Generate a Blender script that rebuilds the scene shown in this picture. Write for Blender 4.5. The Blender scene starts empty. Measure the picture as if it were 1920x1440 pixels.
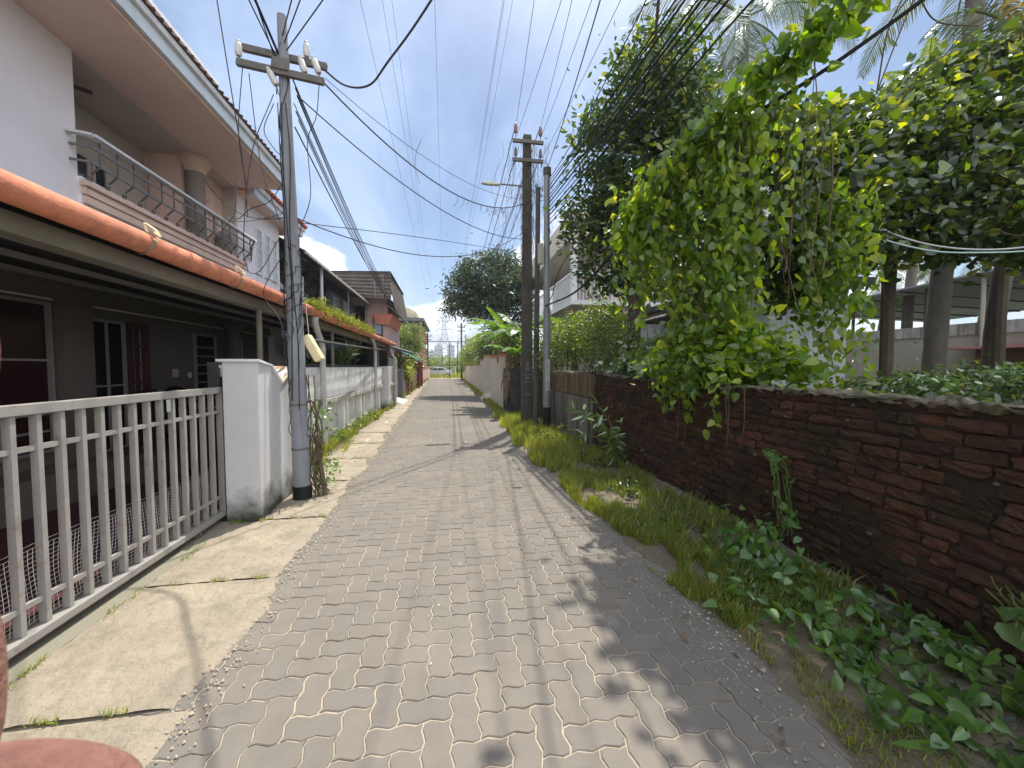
import bpy, math, random
import numpy as np
from mathutils import Vector, Matrix
random.seed(7); rng=np.random.default_rng(11)
S=bpy.context.scene; COL=S.collection
# ---------------- camera
cam=bpy.data.objects.new('camera',bpy.data.cameras.new('camera')); COL.objects.link(cam); S.camera=cam
cam.data.sensor_width=36; cam.data.lens=36*721/1920; cam.data.clip_start=.01; cam.data.clip_end=3000
YAW=math.radians(9.295); PIT=math.radians(2.541)
cam.location=(0,0,1.6); cam.rotation_euler=(math.pi/2-PIT,0,-YAW)
cam.data.dof.use_dof=True; cam.data.dof.focus_distance=4.0; cam.data.dof.aperture_fstop=24
S.render.resolution_x=1024; S.render.resolution_y=768
# ---------------- world, sun, exposure
OFF=(4,4,4)
SUN=Vector((.21,.36,1)).normalized()
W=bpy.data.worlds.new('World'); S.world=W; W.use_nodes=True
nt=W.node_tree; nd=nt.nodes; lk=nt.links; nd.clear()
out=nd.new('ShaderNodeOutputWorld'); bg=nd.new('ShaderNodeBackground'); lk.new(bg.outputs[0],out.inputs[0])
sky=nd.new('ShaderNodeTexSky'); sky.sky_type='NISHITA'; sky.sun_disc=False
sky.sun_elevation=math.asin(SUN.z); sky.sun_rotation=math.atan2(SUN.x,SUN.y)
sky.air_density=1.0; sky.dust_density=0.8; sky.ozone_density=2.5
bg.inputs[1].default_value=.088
def wm(op,a,b=None,c=None,clamp=False):
    n=nd.new('ShaderNodeMath'); n.operation=op; n.use_clamp=clamp
    for i,v in enumerate((a,b,c)):
        if v is None: continue
        if isinstance(v,(int,float)): n.inputs[i].default_value=v
        else: lk.new(v,n.inputs[i])
    return n.outputs[0]
def wnoise(vec,scale,detail=6,rough=.55,dist=0):
    n=nd.new('ShaderNodeTexNoise'); n.inputs['Scale'].default_value=scale; n.inputs['Detail'].default_value=detail
    n.inputs['Roughness'].default_value=rough; n.inputs['Distortion'].default_value=dist
    lk.new(vec,n.inputs['Vector']); return n.outputs['Fac']
def wramp(v,a,b):
    n=nd.new('ShaderNodeMapRange'); n.interpolation_type='SMOOTHSTEP'; n.inputs['From Min'].default_value=a; n.inputs['From Max'].default_value=b
    lk.new(v,n.inputs['Value']); return n.outputs[0]
tc=nd.new('ShaderNodeTexCoord'); sep=nd.new('ShaderNodeSeparateXYZ'); lk.new(tc.outputs['Generated'],sep.inputs[0])
dz=sep.outputs[2]; den=wm('ADD',wm('MAXIMUM',dz,0.0),.12)
u=wm('DIVIDE',sep.outputs[0],den); v=wm('DIVIDE',sep.outputs[1],den)
cmb=nd.new('ShaderNodeCombineXYZ'); lk.new(u,cmb.inputs[0]); lk.new(v,cmb.inputs[1])
mp=nd.new('ShaderNodeMapping'); mp.inputs['Rotation'].default_value=(0,0,math.radians(35)); mp.inputs['Scale'].default_value=(1.0,.35,1); lk.new(cmb.outputs[0],mp.inputs[0])
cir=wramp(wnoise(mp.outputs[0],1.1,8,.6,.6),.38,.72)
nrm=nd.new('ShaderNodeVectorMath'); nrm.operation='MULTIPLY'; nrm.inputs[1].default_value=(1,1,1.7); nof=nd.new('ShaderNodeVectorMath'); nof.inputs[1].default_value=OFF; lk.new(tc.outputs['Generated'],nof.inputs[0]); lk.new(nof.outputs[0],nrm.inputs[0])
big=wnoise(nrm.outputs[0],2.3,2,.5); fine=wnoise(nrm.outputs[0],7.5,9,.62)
back=wramp(sep.outputs[1],.15,-.35)  # unseen cloud bank behind the camera, added to fill the shaded walls
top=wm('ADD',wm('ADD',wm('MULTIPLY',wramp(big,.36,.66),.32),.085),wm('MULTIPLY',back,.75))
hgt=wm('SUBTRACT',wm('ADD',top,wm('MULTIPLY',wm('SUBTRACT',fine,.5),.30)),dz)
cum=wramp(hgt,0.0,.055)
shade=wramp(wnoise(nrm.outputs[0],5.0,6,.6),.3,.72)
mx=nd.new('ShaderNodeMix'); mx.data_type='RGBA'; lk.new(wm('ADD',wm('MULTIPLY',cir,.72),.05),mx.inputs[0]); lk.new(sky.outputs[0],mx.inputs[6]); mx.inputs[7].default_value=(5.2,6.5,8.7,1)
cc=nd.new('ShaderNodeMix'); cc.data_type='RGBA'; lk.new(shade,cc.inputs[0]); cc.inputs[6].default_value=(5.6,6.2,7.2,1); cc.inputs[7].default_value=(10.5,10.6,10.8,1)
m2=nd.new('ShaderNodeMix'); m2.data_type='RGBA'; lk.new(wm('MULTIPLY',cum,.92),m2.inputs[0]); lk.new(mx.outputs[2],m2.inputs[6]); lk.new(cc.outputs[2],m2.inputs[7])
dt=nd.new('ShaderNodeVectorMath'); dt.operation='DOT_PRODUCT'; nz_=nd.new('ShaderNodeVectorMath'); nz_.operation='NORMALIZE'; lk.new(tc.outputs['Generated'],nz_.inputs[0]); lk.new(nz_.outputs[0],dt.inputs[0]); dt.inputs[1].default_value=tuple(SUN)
glow=wm('MULTIPLY',wm('POWER',wm('MAXIMUM',dt.outputs['Value'],0.0),20.0),16.0)  # broad aureole round the sun, added for more fill from above
rear_fill=wm('MULTIPLY_ADD',back,.75,1.0)  # sky behind the camera brightened as added fill light
gv=nd.new('ShaderNodeMix'); gv.data_type='RGBA'; gv.blend_type='ADD'; gv.inputs[0].default_value=1; sc=nd.new('ShaderNodeVectorMath'); sc.operation='SCALE'; lk.new(m2.outputs[2],sc.inputs[0]); lk.new(rear_fill,sc.inputs['Scale'])
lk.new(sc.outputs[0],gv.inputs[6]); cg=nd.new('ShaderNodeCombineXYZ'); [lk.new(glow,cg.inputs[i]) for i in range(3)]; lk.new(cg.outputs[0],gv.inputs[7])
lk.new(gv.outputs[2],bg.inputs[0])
sun=bpy.data.objects.new('sun',bpy.data.lights.new('sun','SUN')); COL.objects.link(sun)
sun.data.energy=4.0; sun.data.angle=math.radians(.55); sun.data.color=(1,.95,.865)
sun.rotation_euler=SUN.to_track_quat('Z','Y').to_euler()
S.view_settings.view_transform='Standard'; S.view_settings.look='None'; S.view_settings.gamma=1; S.view_settings.exposure=.72
S.render.engine='CYCLES'

# ---------------- tagging
def tag(o,label=None,cat=None,group=None,kind=None):
    if label: o['label']=label
    if cat: o['category']=cat
    if group: o['group']=group
    if kind: o['kind']=kind
    return o
def thing(name,label,cat,loc=(0,0,0),group=None):
    o=bpy.data.objects.new(name,None); COL.objects.link(o); o.location=loc; o.empty_display_size=.2
    return tag(o,label,cat,group)
def link(o,parent=None):
    COL.objects.link(o)
    if parent is not None:
        o.parent=parent; o.matrix_parent_inverse=world(parent).inverted()
    return o
def world(o):
    m=Matrix.LocRotScale(o.location,o.rotation_euler,o.scale)
    if o.parent is not None: m=world(o.parent)@o.matrix_parent_inverse@m
    return m
def copy_tree(o,parent=None):
    c=o.copy(); COL.objects.link(c)
    if parent is not None: c.parent=parent
    for ch in [x for x in bpy.data.objects if x.parent==o]: copy_tree(ch,c)
    return c
# ---------------- materials
def M(name,col,rough=.8,var=.18,scale=2.5,bump=.15,bscale=60,stain=None,streak=None,island=0,metal=0,spec=.3,moss=None,coat=0):
    m=bpy.data.materials.new(name); m.use_nodes=True; t=m.node_tree; n=t.nodes; l=t.links
    b=n['Principled BSDF']; b.inputs['Roughness'].default_value=rough; b.inputs['Metallic'].default_value=metal
    b.inputs['Specular IOR Level'].default_value=spec; b.inputs['Coat Weight'].default_value=coat
    tcn=n.new('ShaderNodeTexCoord'); V=tcn.outputs['Object']
    def noise(sc,det=6,vec=None,r=.6):
        x=n.new('ShaderNodeTexNoise'); x.inputs['Scale'].default_value=sc; x.inputs['Detail'].default_value=det; x.inputs['Roughness'].default_value=r; l.new(vec or V,x.inputs['Vector']); return x.outputs['Fac']
    def ramp(v,a,bb,lo=0,hi=1):
        x=n.new('ShaderNodeMapRange'); x.inputs['From Min'].default_value=a; x.inputs['From Max'].default_value=bb; x.inputs['To Min'].default_value=lo; x.inputs['To Max'].default_value=hi; l.new(v,x.inputs['Value']); return x.outputs[0]
    def mix(f,a,bb,bt='MIX'):
        x=n.new('ShaderNodeMix'); x.data_type='RGBA'; x.blend_type=bt
        if isinstance(f,(int,float)): x.inputs[0].default_value=f
        else: l.new(f,x.inputs[0])
        for i,c in ((6,a),(7,bb)):
            if isinstance(c,tuple): x.inputs[i].default_value=(*c[:3],1)
            else: l.new(c,x.inputs[i])
        return x.outputs[2]
    c=mix(ramp(noise(scale,8),.3,.7),tuple(x*(1-var) for x in col),tuple(min(1,x*(1+var)) for x in col))
    c=mix(ramp(noise(scale*9,5),.35,.75,0,min(1,var*2)),c,tuple(x*.72 for x in col))
    if island:
        g=n.new('ShaderNodeNewGeometry'); h=n.new('ShaderNodeHueSaturation'); l.new(c,h.inputs['Color']); l.new(ramp(g.outputs['Random Per Island'],0,1,1-island,1+island),h.inputs['Value']); 
        l.new(ramp(g.outputs['Random Per Island'],0,1,.9,1.1),h.inputs['Saturation']); c=h.outputs[0]
    def mapped(s):
        x=n.new('ShaderNodeMapping'); x.inputs['Scale'].default_value=s; l.new(V,x.inputs[0]); return x.outputs[0]
    if stain:   # (colour, from, to, scale, amount)
        sc_,a,bb,s,am=stain; c=mix(ramp(noise(s,9,None,.65),a,bb,0,am),c,sc_)
    if streak:  # (colour, from, to, scale, amount)
        sc_,a,bb,s,am=streak; c=mix(ramp(noise(1,8,mapped((s,s,s*.07)),.6),a,bb,0,am),c,sc_)
    if moss:    # (colour, z_low, z_high, amount) growth band by height with ragged edge
        sc_,z0,z1,am=moss; sp=n.new('ShaderNodeSeparateXYZ'); l.new(V,sp.inputs[0])
        ad=n.new('ShaderNodeMath'); ad.operation='MULTIPLY_ADD'; l.new(noise(3.5,8),ad.inputs[0]); ad.inputs[1].default_value=(z1-z0)*2.2; l.new(sp.outputs[2],ad.inputs[2])
        c=mix(ramp(ad.outputs[0],z0+(z1-z0)*1.1,z1+(z1-z0)*1.1,am,0),c,sc_)
    l.new(c,b.inputs['Base Color'])
    if bump:
        bp=n.new('ShaderNodeBump'); bp.inputs['Strength'].default_value=bump; bp.inputs['Distance'].default_value=.02; l.new(noise(bscale,8),bp.inputs['Height']); l.new(bp.outputs[0],b.inputs['Normal'])
    return m
def leafmat(name,c1,c2,c3=None,trans=.5,gloss=.09,tcol=None,rough=.38):
    m=bpy.data.materials.new(name); m.use_nodes=True; t=m.node_tree; n=t.nodes; l=t.links; n.clear()
    o=n.new('ShaderNodeOutputMaterial'); g=n.new('ShaderNodeNewGeometry')
    r=n.new('ShaderNodeValToRGB'); e=r.color_ramp.elements; e[0].color=(*c1,1); e[1].color=(*c2,1); e[1].position=.8
    if c3: x=r.color_ramp.elements.new(.985); x.color=(*c3,1)
    l.new(g.outputs['Random Per Island'],r.inputs[0])
    d=n.new('ShaderNodeBsdfDiffuse'); tr=n.new('ShaderNodeBsdfTranslucent'); gl=n.new('ShaderNodeBsdfGlossy'); gl.inputs['Roughness'].default_value=rough; gl.inputs['Color'].default_value=(.85,.9,.85,1)
    l.new(r.outputs[0],d.inputs[0])
    k=n.new('ShaderNodeMix'); k.data_type='RGBA'; k.blend_type='MULTIPLY'; k.inputs[0].default_value=1; l.new(r.outputs[0],k.inputs[6]); k.inputs[7].default_value=(*(tcol or (1.9,1.75,.55)),1)
    l.new(k.outputs[2],tr.inputs[0])
    a=n.new('ShaderNodeMixShader'); a.inputs[0].default_value=trans; l.new(d.outputs[0],a.inputs[1]); l.new(tr.outputs[0],a.inputs[2])
    b=n.new('ShaderNodeMixShader'); b.inputs[0].default_value=gloss; l.new(a.outputs[0],b.inputs[1]); l.new(gl.outputs[0],b.inputs[2])
    l.new(b.outputs[0],o.inputs[0]); return m
def glassmat(name,col=(.02,.025,.03),rough=.06,spec=.9):
    m=bpy.data.materials.new(name); m.use_nodes=True; b=m.node_tree.nodes['Principled BSDF']
    b.inputs['Base Color'].default_value=(*col,1); b.inputs['Roughness'].default_value=rough; b.inputs['Specular IOR Level'].default_value=spec; return m
DIRT=(.10,.09,.075); BLK=(.025,.024,.02)
m_white=M('white_plaster',(.80,.79,.79),.85,.06,1.2,.12,90,stain=((.45,.44,.42),.5,.8,1.6,.5))
m_pinkw=M('pale_pink_plaster',(.90,.82,.83),.85,.05,1.0,.12,90)
m_soffit=M('peach_soffit_paint',(.80,.58,.51),.85,.05,1.0,.08,90)
m_peach=M('peach_paint',(.80,.56,.46),.85,.06,1.2,.1,90,streak=((.4,.3,.26),.5,.75,3,.5))
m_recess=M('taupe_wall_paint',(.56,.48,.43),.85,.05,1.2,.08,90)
m_column=M('brown_column_paint',(.30,.245,.21),.8,.05,1.5,.08,80)
m_fascia=M('grey_blue_fascia_paint',(.66,.70,.74),.8,.06,2,.1,80,streak=((.36,.3,.28),.5,.75,4,.5))
m_fasciaw=M('fascia_white_paint',(.74,.71,.70),.8,.08,2,.1,80,streak=((.25,.22,.2),.5,.78,4,.6))
m_tile=M('dark_roof_tile',(.13,.075,.06),.85,.3,3,.3,50)
m_redtile=M('red_roof_tile',(.42,.10,.06),.8,.25,5,.3,60)
m_gutter=M('terracotta_gutter',(.64,.235,.135),.75,.16,4,.25,50,stain=((.26,.115,.075),.48,.72,5,.75),streak=((.20,.13,.10),.55,.75,9,.6),spec=.2)
m_beam=M('olive_beam_paint',(.20,.18,.14),.7,.12,3,.1,60)
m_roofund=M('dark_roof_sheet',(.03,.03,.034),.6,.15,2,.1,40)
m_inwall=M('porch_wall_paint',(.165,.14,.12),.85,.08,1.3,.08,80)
m_darkframe=M('window_frame_paint',(.30,.28,.26),.6,.08,4,.03,80)
m_maroon=M('maroon_tile',(.085,.026,.027),.55,.15,2,.05,60)
m_greyfloor=M('porch_floor',(.11,.10,.095),.6,.15,2,.05,60)
m_gate=M('gate_cream_grey_paint',(.33,.31,.285),.5,.08,5,.05,120,stain=((.20,.12,.075),.57,.74,12,.8),spec=.3)
m_mesh=M('galvanised_mesh',(.62,.60,.58),.6,.1,8,0)
m_pillar=M('gate_pillar_white',(.60,.59,.59),.85,.06,1.5,.15,70,streak=((.42,.38,.33),.5,.75,5,.6),moss=((.045,.05,.03),.06,.36,.97))
m_cap=M('lichen_cap',(.62,.53,.38),.9,.3,12,.4,50,stain=((.45,.2,.09),.5,.65,14,.8))
m_cwall=M('weathered_white_wall',(.78,.775,.76),.88,.07,1.3,.15,70,streak=((.22,.20,.17),.50,.74,7,.85),moss=((.20,.20,.12),.0,.16,.8),stain=((.45,.43,.39),.48,.75,2.2,.6))
m_ledge=M('mildewed_ledge',(.55,.52,.47),.9,.15,4,.2,60,streak=((.14,.11,.08),.42,.66,9,.85))
m_blackmould=M('black_mould_concrete',(.10,.095,.085),.95,.4,6,.3,60)
m_pvc=M('grey_pvc_pipe',(.50,.49,.48),.45,.07,4,.03,80,stain=((.27,.22,.17),.55,.78,3.5,.7),spec=.5)
m_pole=M('grey_painted_pole',(.25,.262,.285),.7,.12,3,.15,70,streak=((.15,.14,.13),.5,.7,8,.7),stain=((.45,.44,.43),.6,.75,9,.5))
m_conc=M('old_concrete_pole',(.085,.079,.07),.92,.25,4,.3,50,streak=((.05,.045,.04),.48,.65,10,.8))
m_galv=M('galvanised_pole',(.23,.24,.24),.55,.1,4,.1,80,metal=.35)
m_iron=M('rusty_angle_iron',(.16,.145,.13),.8,.25,8,.2,80)
m_porc=M('glazed_porcelain',(.62,.60,.55),.35,.12,10,.02,60,spec=.6)
m_porcb=M('brown_porcelain',(.20,.07,.045),.3,.12,10,.02,60,spec=.6)
m_black=M('black_cable',(.018,.017,.02),.6,.2,20,0)
m_dcab=M('weathered_cable',(.07,.05,.055),.7,.2,20,0)
m_lcab=M('pale_green_cable',(.42,.55,.50),.5,.1,20,0)
m_paver=M('concrete_paver',(.180,.161,.137),.95,.08,6,.25,160,island=.045,stain=((.29,.255,.21),.5,.8,.8,.55))
m_sand=M('joint_sand',(.39,.33,.245),.95,.12,30,.3,200,stain=((.20,.17,.13),.50,.68,2.5,.7))
m_apron=M('rough_concrete_apron',(.375,.315,.235),.95,.16,2.2,.9,16,stain=((.24,.21,.155),.46,.66,4.5,.75))
m_apron.node_tree.nodes['Bump'].inputs['Distance'].default_value=.05
m_curb=M('kerb_concrete',(.26,.24,.18),.95,.12,3,.4,60,stain=((.22,.22,.15),.45,.7,3,.7))
m_redline=M('red_kerb_paint',(.42,.20,.15),.9,.2,8,.2,60)
m_soil=M('verge_soil',(.16,.13,.09),1,.25,5,.6,60,stain=((.26,.225,.17),.5,.7,7,.7))
m_field=M('garden_ground',(.055,.06,.03),1,.3,2,.5,20)
m_brick=M('laterite_brick',(.080,.043,.028),.95,.22,6,.9,55,island=.34,stain=((.034,.030,.017),.44,.64,3.2,.85),spec=.1)
m_lich=M('mortar_patches',(.12,.105,.085),.95,.3,14,.5,60)
m_mort=M('dark_mortar',(.035,.028,.02),1,.3,8,.6,60)
m_wcap=M('wall_top_mortar',(.17,.14,.095),.95,.35,8,1.0,30,stain=((.035,.042,.015),.46,.56,7,.9))
m_plast=M('streaked_plaster',(.21,.195,.175),.95,.2,3,.4,40,streak=((.05,.042,.03),.42,.62,6,.9),stain=((.12,.075,.04),.5,.7,2,.7))
m_plast2=M('mossy_brown_plaster',(.16,.11,.065),.95,.25,5,.4,50,streak=((.05,.05,.025),.45,.6,8,.8))
m_dwall=M('dark_block_wall',(.055,.055,.052),.95,.25,4,.3,50)
m_cream=M('cream_plaster',(.60,.54,.45),.9,.06,1.5,.1,70,streak=((.40,.34,.26),.5,.75,4,.5))
m_coping=M('red_coping',(.52,.19,.10),.8,.12,5,.1,60)
m_pinkwall=M('peach_pink_wall',(.62,.40,.32),.9,.08,1.5,.1,70,streak=((.3,.22,.17),.48,.7,5,.8))
m_rgate=M('maroon_gate_paint',(.16,.035,.035),.55,.1,4,.05,80)
m_ggate=M('grey_gate_paint',(.27,.28,.27),.6,.08,4,.05,80)
m_navy=M('dark_blue_grey_wall',(.045,.055,.07),.7,.12,2,.08,60)
m_slate=M('slate_wall',(.13,.14,.15),.8,.12,2,.08,60)
m_teal=M('teal_wall',(.05,.12,.13),.8,.12,2,.08,60)
m_corr=M('weathered_corrugated_sheet',(.14,.115,.10),.75,.25,1.5,.1,40,stain=((.24,.2,.17),.5,.7,3,.6))
m_corrg=M('grey_corrugated_sheet',(.33,.31,.28),.7,.2,1.5,.1,40,stain=((.16,.12,.09),.5,.7,3,.6))
m_mauve=M('mauve_pink_wall',(.50,.34,.31),.88,.06,1.2,.1,70,streak=((.32,.22,.2),.5,.75,4,.5))
m_salmon=M('salmon_wall',(.52,.19,.13),.88,.06,1.2,.1,70)
m_yroof=M('yellowed_translucent_sheet',(.62,.58,.38),.7,.15,1.2,.05,40,streak=((.42,.36,.2),.5,.7,2,.6))
m_redbr=M('brown_red_paint',(.30,.12,.10),.85,.1,1.2,.1,60)
m_whitebld=M('white_building_paint',(.60,.61,.63),.88,.06,1,.1,60)
m_tower=M('hazy_tower_paint',(.42,.43,.44),.9,.1,.05,0)
m_steel=M('pylon_steel',(.34,.36,.39),.7,.05,2,0,metal=.1)
m_offw=M('bungalow_white',(.52,.53,.53),.88,.06,1.2,.1,70,streak=((.2,.2,.18),.5,.72,4,.6))
m_bgrey=M('grey_plinth',(.09,.09,.085),.9,.15,2,.1,60)
m_cream2=M('cream_back_wall',(.46,.42,.34),.9,.08,1,.1,60)
m_laterw=M('brown_block_wall',(.16,.09,.06),.95,.25,3,.3,40)
m_alu=M('pale_sheet_roof',(.42,.43,.44),.6,.1,1,.05,40)
m_pinkledge=M('pink_ledge_paint',(.62,.28,.24),.85,.12,4,.1,60)
m_bark=M('tree_bark',(.10,.075,.05),.95,.3,5,.8,35)
m_palmb=M('palm_bark',(.15,.13,.105),.95,.25,4,.7,30,streak=((.07,.06,.05),.45,.6,3,.5))
m_stem=M('dry_vine_stem',(.12,.09,.055),.9,.3,12,.1,60)
m_gstem=M('green_stem',(.10,.15,.04),.7,.2,12,.05,60)
m_banst=M('banana_stem',(.17,.13,.08),.85,.4,5,.3,40,streak=((.08,.05,.03),.45,.6,7,.8))
m_lampw=M('lamp_housing',(.62,.66,.58),.5,.05,5,.02,60)
m_chair=M('black_plastic',(.012,.012,.013),.22,.05,5,0,spec=.7)
m_box=M('beige_junction_box',(.42,.38,.32),.6,.1,5,.05,60)
m_fbox=M('yellow_foam_box',(.80,.68,.40),.7,.15,7,.2,50)
m_paper=M('pasted_paper',(.50,.50,.48),.8,.08,12,.05,60)
m_ink=M('dark_ink',(.06,.06,.065),.8,.1,20,0)
m_chalk=M('white_paint_marks',(.30,.30,.29),.9,.2,20,.1,80)
m_blackp=M('black_base_paint',(.012,.012,.013),.6,.1,5,.05,60)
m_skin=M('skin',(.30,.145,.11),.65,.28,90,.6,260,stain=((.11,.045,.035),.5,.7,40,.6))
m_skin.node_tree.nodes['Principled BSDF'].inputs['Subsurface Weight'].default_value=.15
m_skin.node_tree.nodes['Principled BSDF'].inputs['Subsurface Scale'].default_value=.004
m_car=M('silver_car_paint',(.55,.57,.60),.3,.03,2,0,metal=.5,coat=.5)
m_tyre=M('tyre_rubber',(.02,.02,.02),.9,.1,10,.1,60)
m_petal=M('white_petals',(.72,.70,.68),.8,.1,10,0)
m_glass=glassmat('dark_window_glass'); m_glassm=glassmat('maroon_reflecting_glass',(.035,.008,.01),.15,.3)
m_glassb=glassmat('pale_blue_reflecting_glass',(.30,.36,.44),.12,.9)
m_ricew=glassmat('unlit_room_black',(.004,.004,.005),.5,.1)  # near-black pane, darkness of the room behind put into its colour
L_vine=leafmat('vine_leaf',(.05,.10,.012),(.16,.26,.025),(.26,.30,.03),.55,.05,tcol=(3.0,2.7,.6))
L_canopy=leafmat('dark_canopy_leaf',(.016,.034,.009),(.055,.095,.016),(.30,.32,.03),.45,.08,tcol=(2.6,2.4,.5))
L_tree=leafmat('broad_tree_leaf',(.014,.036,.010),(.045,.085,.016),(.24,.25,.05),.42,.07,tcol=(2.6,2.4,.6))
L_hedge=leafmat('hedge_leaf',(.035,.075,.012),(.12,.18,.025),(.34,.34,.10),.5,.09,tcol=(2.4,2.2,.6))
L_mango=leafmat('mango_leaf',(.014,.036,.016),(.036,.068,.022),(.10,.12,.04),.38,.08,tcol=(2.2,2.,.7))
L_light=leafmat('light_tree_leaf',(.10,.15,.035),(.19,.25,.06),None,.45,.08)
L_cover=leafmat('creeper_leaf',(.07,.15,.035),(.15,.28,.06),None,.45,.07)
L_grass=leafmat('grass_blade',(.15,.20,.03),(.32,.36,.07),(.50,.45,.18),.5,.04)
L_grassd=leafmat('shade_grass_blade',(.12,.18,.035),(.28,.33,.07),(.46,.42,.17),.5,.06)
L_palm=leafmat('coconut_leaflet',(.045,.07,.03),(.085,.12,.05),(.22,.19,.08),.30,.22,tcol=(1.4,1.4,.6),rough=.3)
L_palmy=leafmat('yellow_palm_leaflet',(.30,.22,.02),(.48,.34,.03),None,.5,.10,tcol=(1.4,1.2,.5))
L_ban=leafmat('banana_leaf',(.055,.12,.03),(.12,.22,.04),None,.5,.05)
L_bandry=leafmat('dry_banana_leaf',(.14,.09,.05),(.26,.18,.11),None,.3,.05,tcol=(1.2,1,.8))
L_glos=leafmat('bright_shrub_leaf',(.08,.17,.03),(.17,.27,.05),None,.45,.2)
# ---------------- mesh builders
class MB:
    def __init__(s): s.v=[]; s.f=[]
    def quad(s,*p): k=len(s.v); s.v+= [tuple(q) for q in p]; s.f.append(tuple(range(k,k+len(p)))); return s
    def hexa(s,p): # p: 8 pts bottom ccw 4, top ccw 4
        k=len(s.v); s.v+=[tuple(q) for q in p]
        s.f+=[(k+3,k+2,k+1,k),(k+4,k+5,k+6,k+7),(k,k+1,k+5,k+4),(k+1,k+2,k+6,k+5),(k+2,k+3,k+7,k+6),(k+3,k,k+4,k+7)]; return s
    def box(s,x0,x1,y0,y1,z0,z1):
        if x0>x1: x0,x1=x1,x0
        if y0>y1: y0,y1=y1,y0
        return s.hexa([(x0,y0,z0),(x1,y0,z0),(x1,y1,z0),(x0,y1,z0),(x0,y0,z1),(x1,y0,z1),(x1,y1,z1),(x0,y1,z1)])
    def obox(s,c,h,R): # centre, half sizes, rotation matrix 3x3
        P=[Vector(c)+R@Vector((a*h[0],b*h[1],z*h[2])) for z in (-1,1) for a,b in ((-1,-1),(1,-1),(1,1),(-1,1))]
        return s.hexa(P)
    def bar(s,a,b,w,h=None): # rectangular bar between points
        a=Vector(a); b=Vector(b); d=(b-a); L=d.length; d.normalize()
        up=Vector((0,0,1)) if abs(d.z)<.95 else Vector((0,1,0))
        x=d.cross(up).normalized(); z=x.cross(d)
        R=Matrix((x,d,z)).transposed(); return s.obox((a+b)/2,(w/2,L/2,(h or w)/2),R)
    def tube(s,pts,r,n=8,cap=True):
        P=[Vector(p) for p in pts]; m=len(P); rr=r if isinstance(r,(list,tuple)) else [r]*m
        k=len(s.v); ref=None
        for i,p in enumerate(P):
            d=(P[min(i+1,m-1)]-P[max(i-1,0)]).normalized()
            if ref is None: ref=d.orthogonal().normalized()
            ref=(ref-d*ref.dot(d)); ref=ref.normalized() if ref.length>1e-6 else d.orthogonal().normalized()
            q=d.cross(ref)
            for j in range(n):
                a=2*math.pi*j/n; s.v.append(tuple(p+(ref*math.cos(a)+q*math.sin(a))*rr[i]))
        for i in range(m-1):
            for j in range(n):
                a=k+i*n+j; b=k+i*n+(j+1)%n; s.f.append((a,b,b+n,a+n))
        if cap: s.f.append(tuple(k+j for j in reversed(range(n)))); s.f.append(tuple(k+(m-1)*n+j for j in range(n)))
        return s
    def lathe(s,c,prof,n=14): # prof list of (r,z)
        return s.tube([(c[0],c[1],c[2]+z+i*1e-5) for i,(r,z) in enumerate(prof)],[max(r,1e-4) for r,z in prof],n)
    def prism(s,poly,axis,a0,a1): # poly 2D in remaining axes (x:(y,z); y:(x,z); z:(x,y))
        def mk(p,a): return (a,p[0],p[1]) if axis=='x' else ((p[0],a,p[1]) if axis=='y' else (p[0],p[1],a))
        k=len(s.v); n=len(poly); s.v+=[mk(p,a0) for p in poly]+[mk(p,a1) for p in poly]
        s.f.append(tuple(range(k,k+n))); s.f.append(tuple(reversed(range(k+n,k+2*n))))
        for i in range(n): j=(i+1)%n; s.f.append((k+j,k+i,k+n+i,k+n+j))
        return s
    def build(s,name,mat,parent=None,smooth=False,bevel=0):
        me=bpy.data.meshes.new(name); me.from_pydata(s.v,[],s.f); me.update()
        import bmesh
        if len(s.f)<60000:
            bm=bmesh.new(); bm.from_mesh(me); bmesh.ops.recalc_face_normals(bm,faces=bm.faces); bm.to_mesh(me); bm.free()
        me.materials.append(mat)
        if smooth:
            me.polygons.foreach_set('use_smooth',[True]*len(me.polygons))
            try: me.set_sharp_from_angle(angle=math.radians(42))
            except Exception: pass
        o=bpy.data.objects.new(name,me); link(o,parent)
        if bevel:
            b=o.modifiers.new('bevel','BEVEL'); b.width=bevel; b.segments=2; b.limit_method='ANGLE'
        return o
def npmesh(name,V,F,mat,parent=None,smooth=False):
    V=np.asarray(V,dtype=np.float32); F=np.asarray(F,dtype=np.int32); me=bpy.data.meshes.new(name)
    k=F.shape[1]; me.vertices.add(len(V)); me.vertices.foreach_set('co',V.ravel()); me.loops.add(F.size); me.loops.foreach_set('vertex_index',F.ravel())
    me.polygons.add(len(F)); me.polygons.foreach_set('loop_start',np.arange(0,F.size,k,dtype=np.int32)); me.polygons.foreach_set('loop_total',np.full(len(F),k,dtype=np.int32))
    if smooth: me.polygons.foreach_set('use_smooth',np.ones(len(F),dtype=bool))
    me.update(calc_edges=True); me.validate(); me.materials.append(mat)
    o=bpy.data.objects.new(name,me); return link(o,parent)
SH={'heart':([(0,0,0),(-.10,.24,.05),(.12,.42,.10),(.5,.36,.08),(1,0,0),(.5,-.36,.08),(.12,-.42,.10),(-.10,-.24,.05)],[(0,1,2,3,4),(0,4,5,6,7)]),
    'oval':([(0,0,0),(.22,.19,.05),(.6,.22,.05),(1,0,0),(.6,-.22,.05),(.22,-.19,.05)],[(0,1,2,3),(0,3,4,5)]),
    'long':([(0,0,0),(.3,.11,.03),(.65,.10,.01),(1,0,-.1),(.65,-.10,.01),(.3,-.11,.03)],[(0,1,2,3),(0,3,4,5)])}
def unit(a): return a/np.maximum(np.linalg.norm(a,axis=-1,keepdims=True),1e-9)
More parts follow.
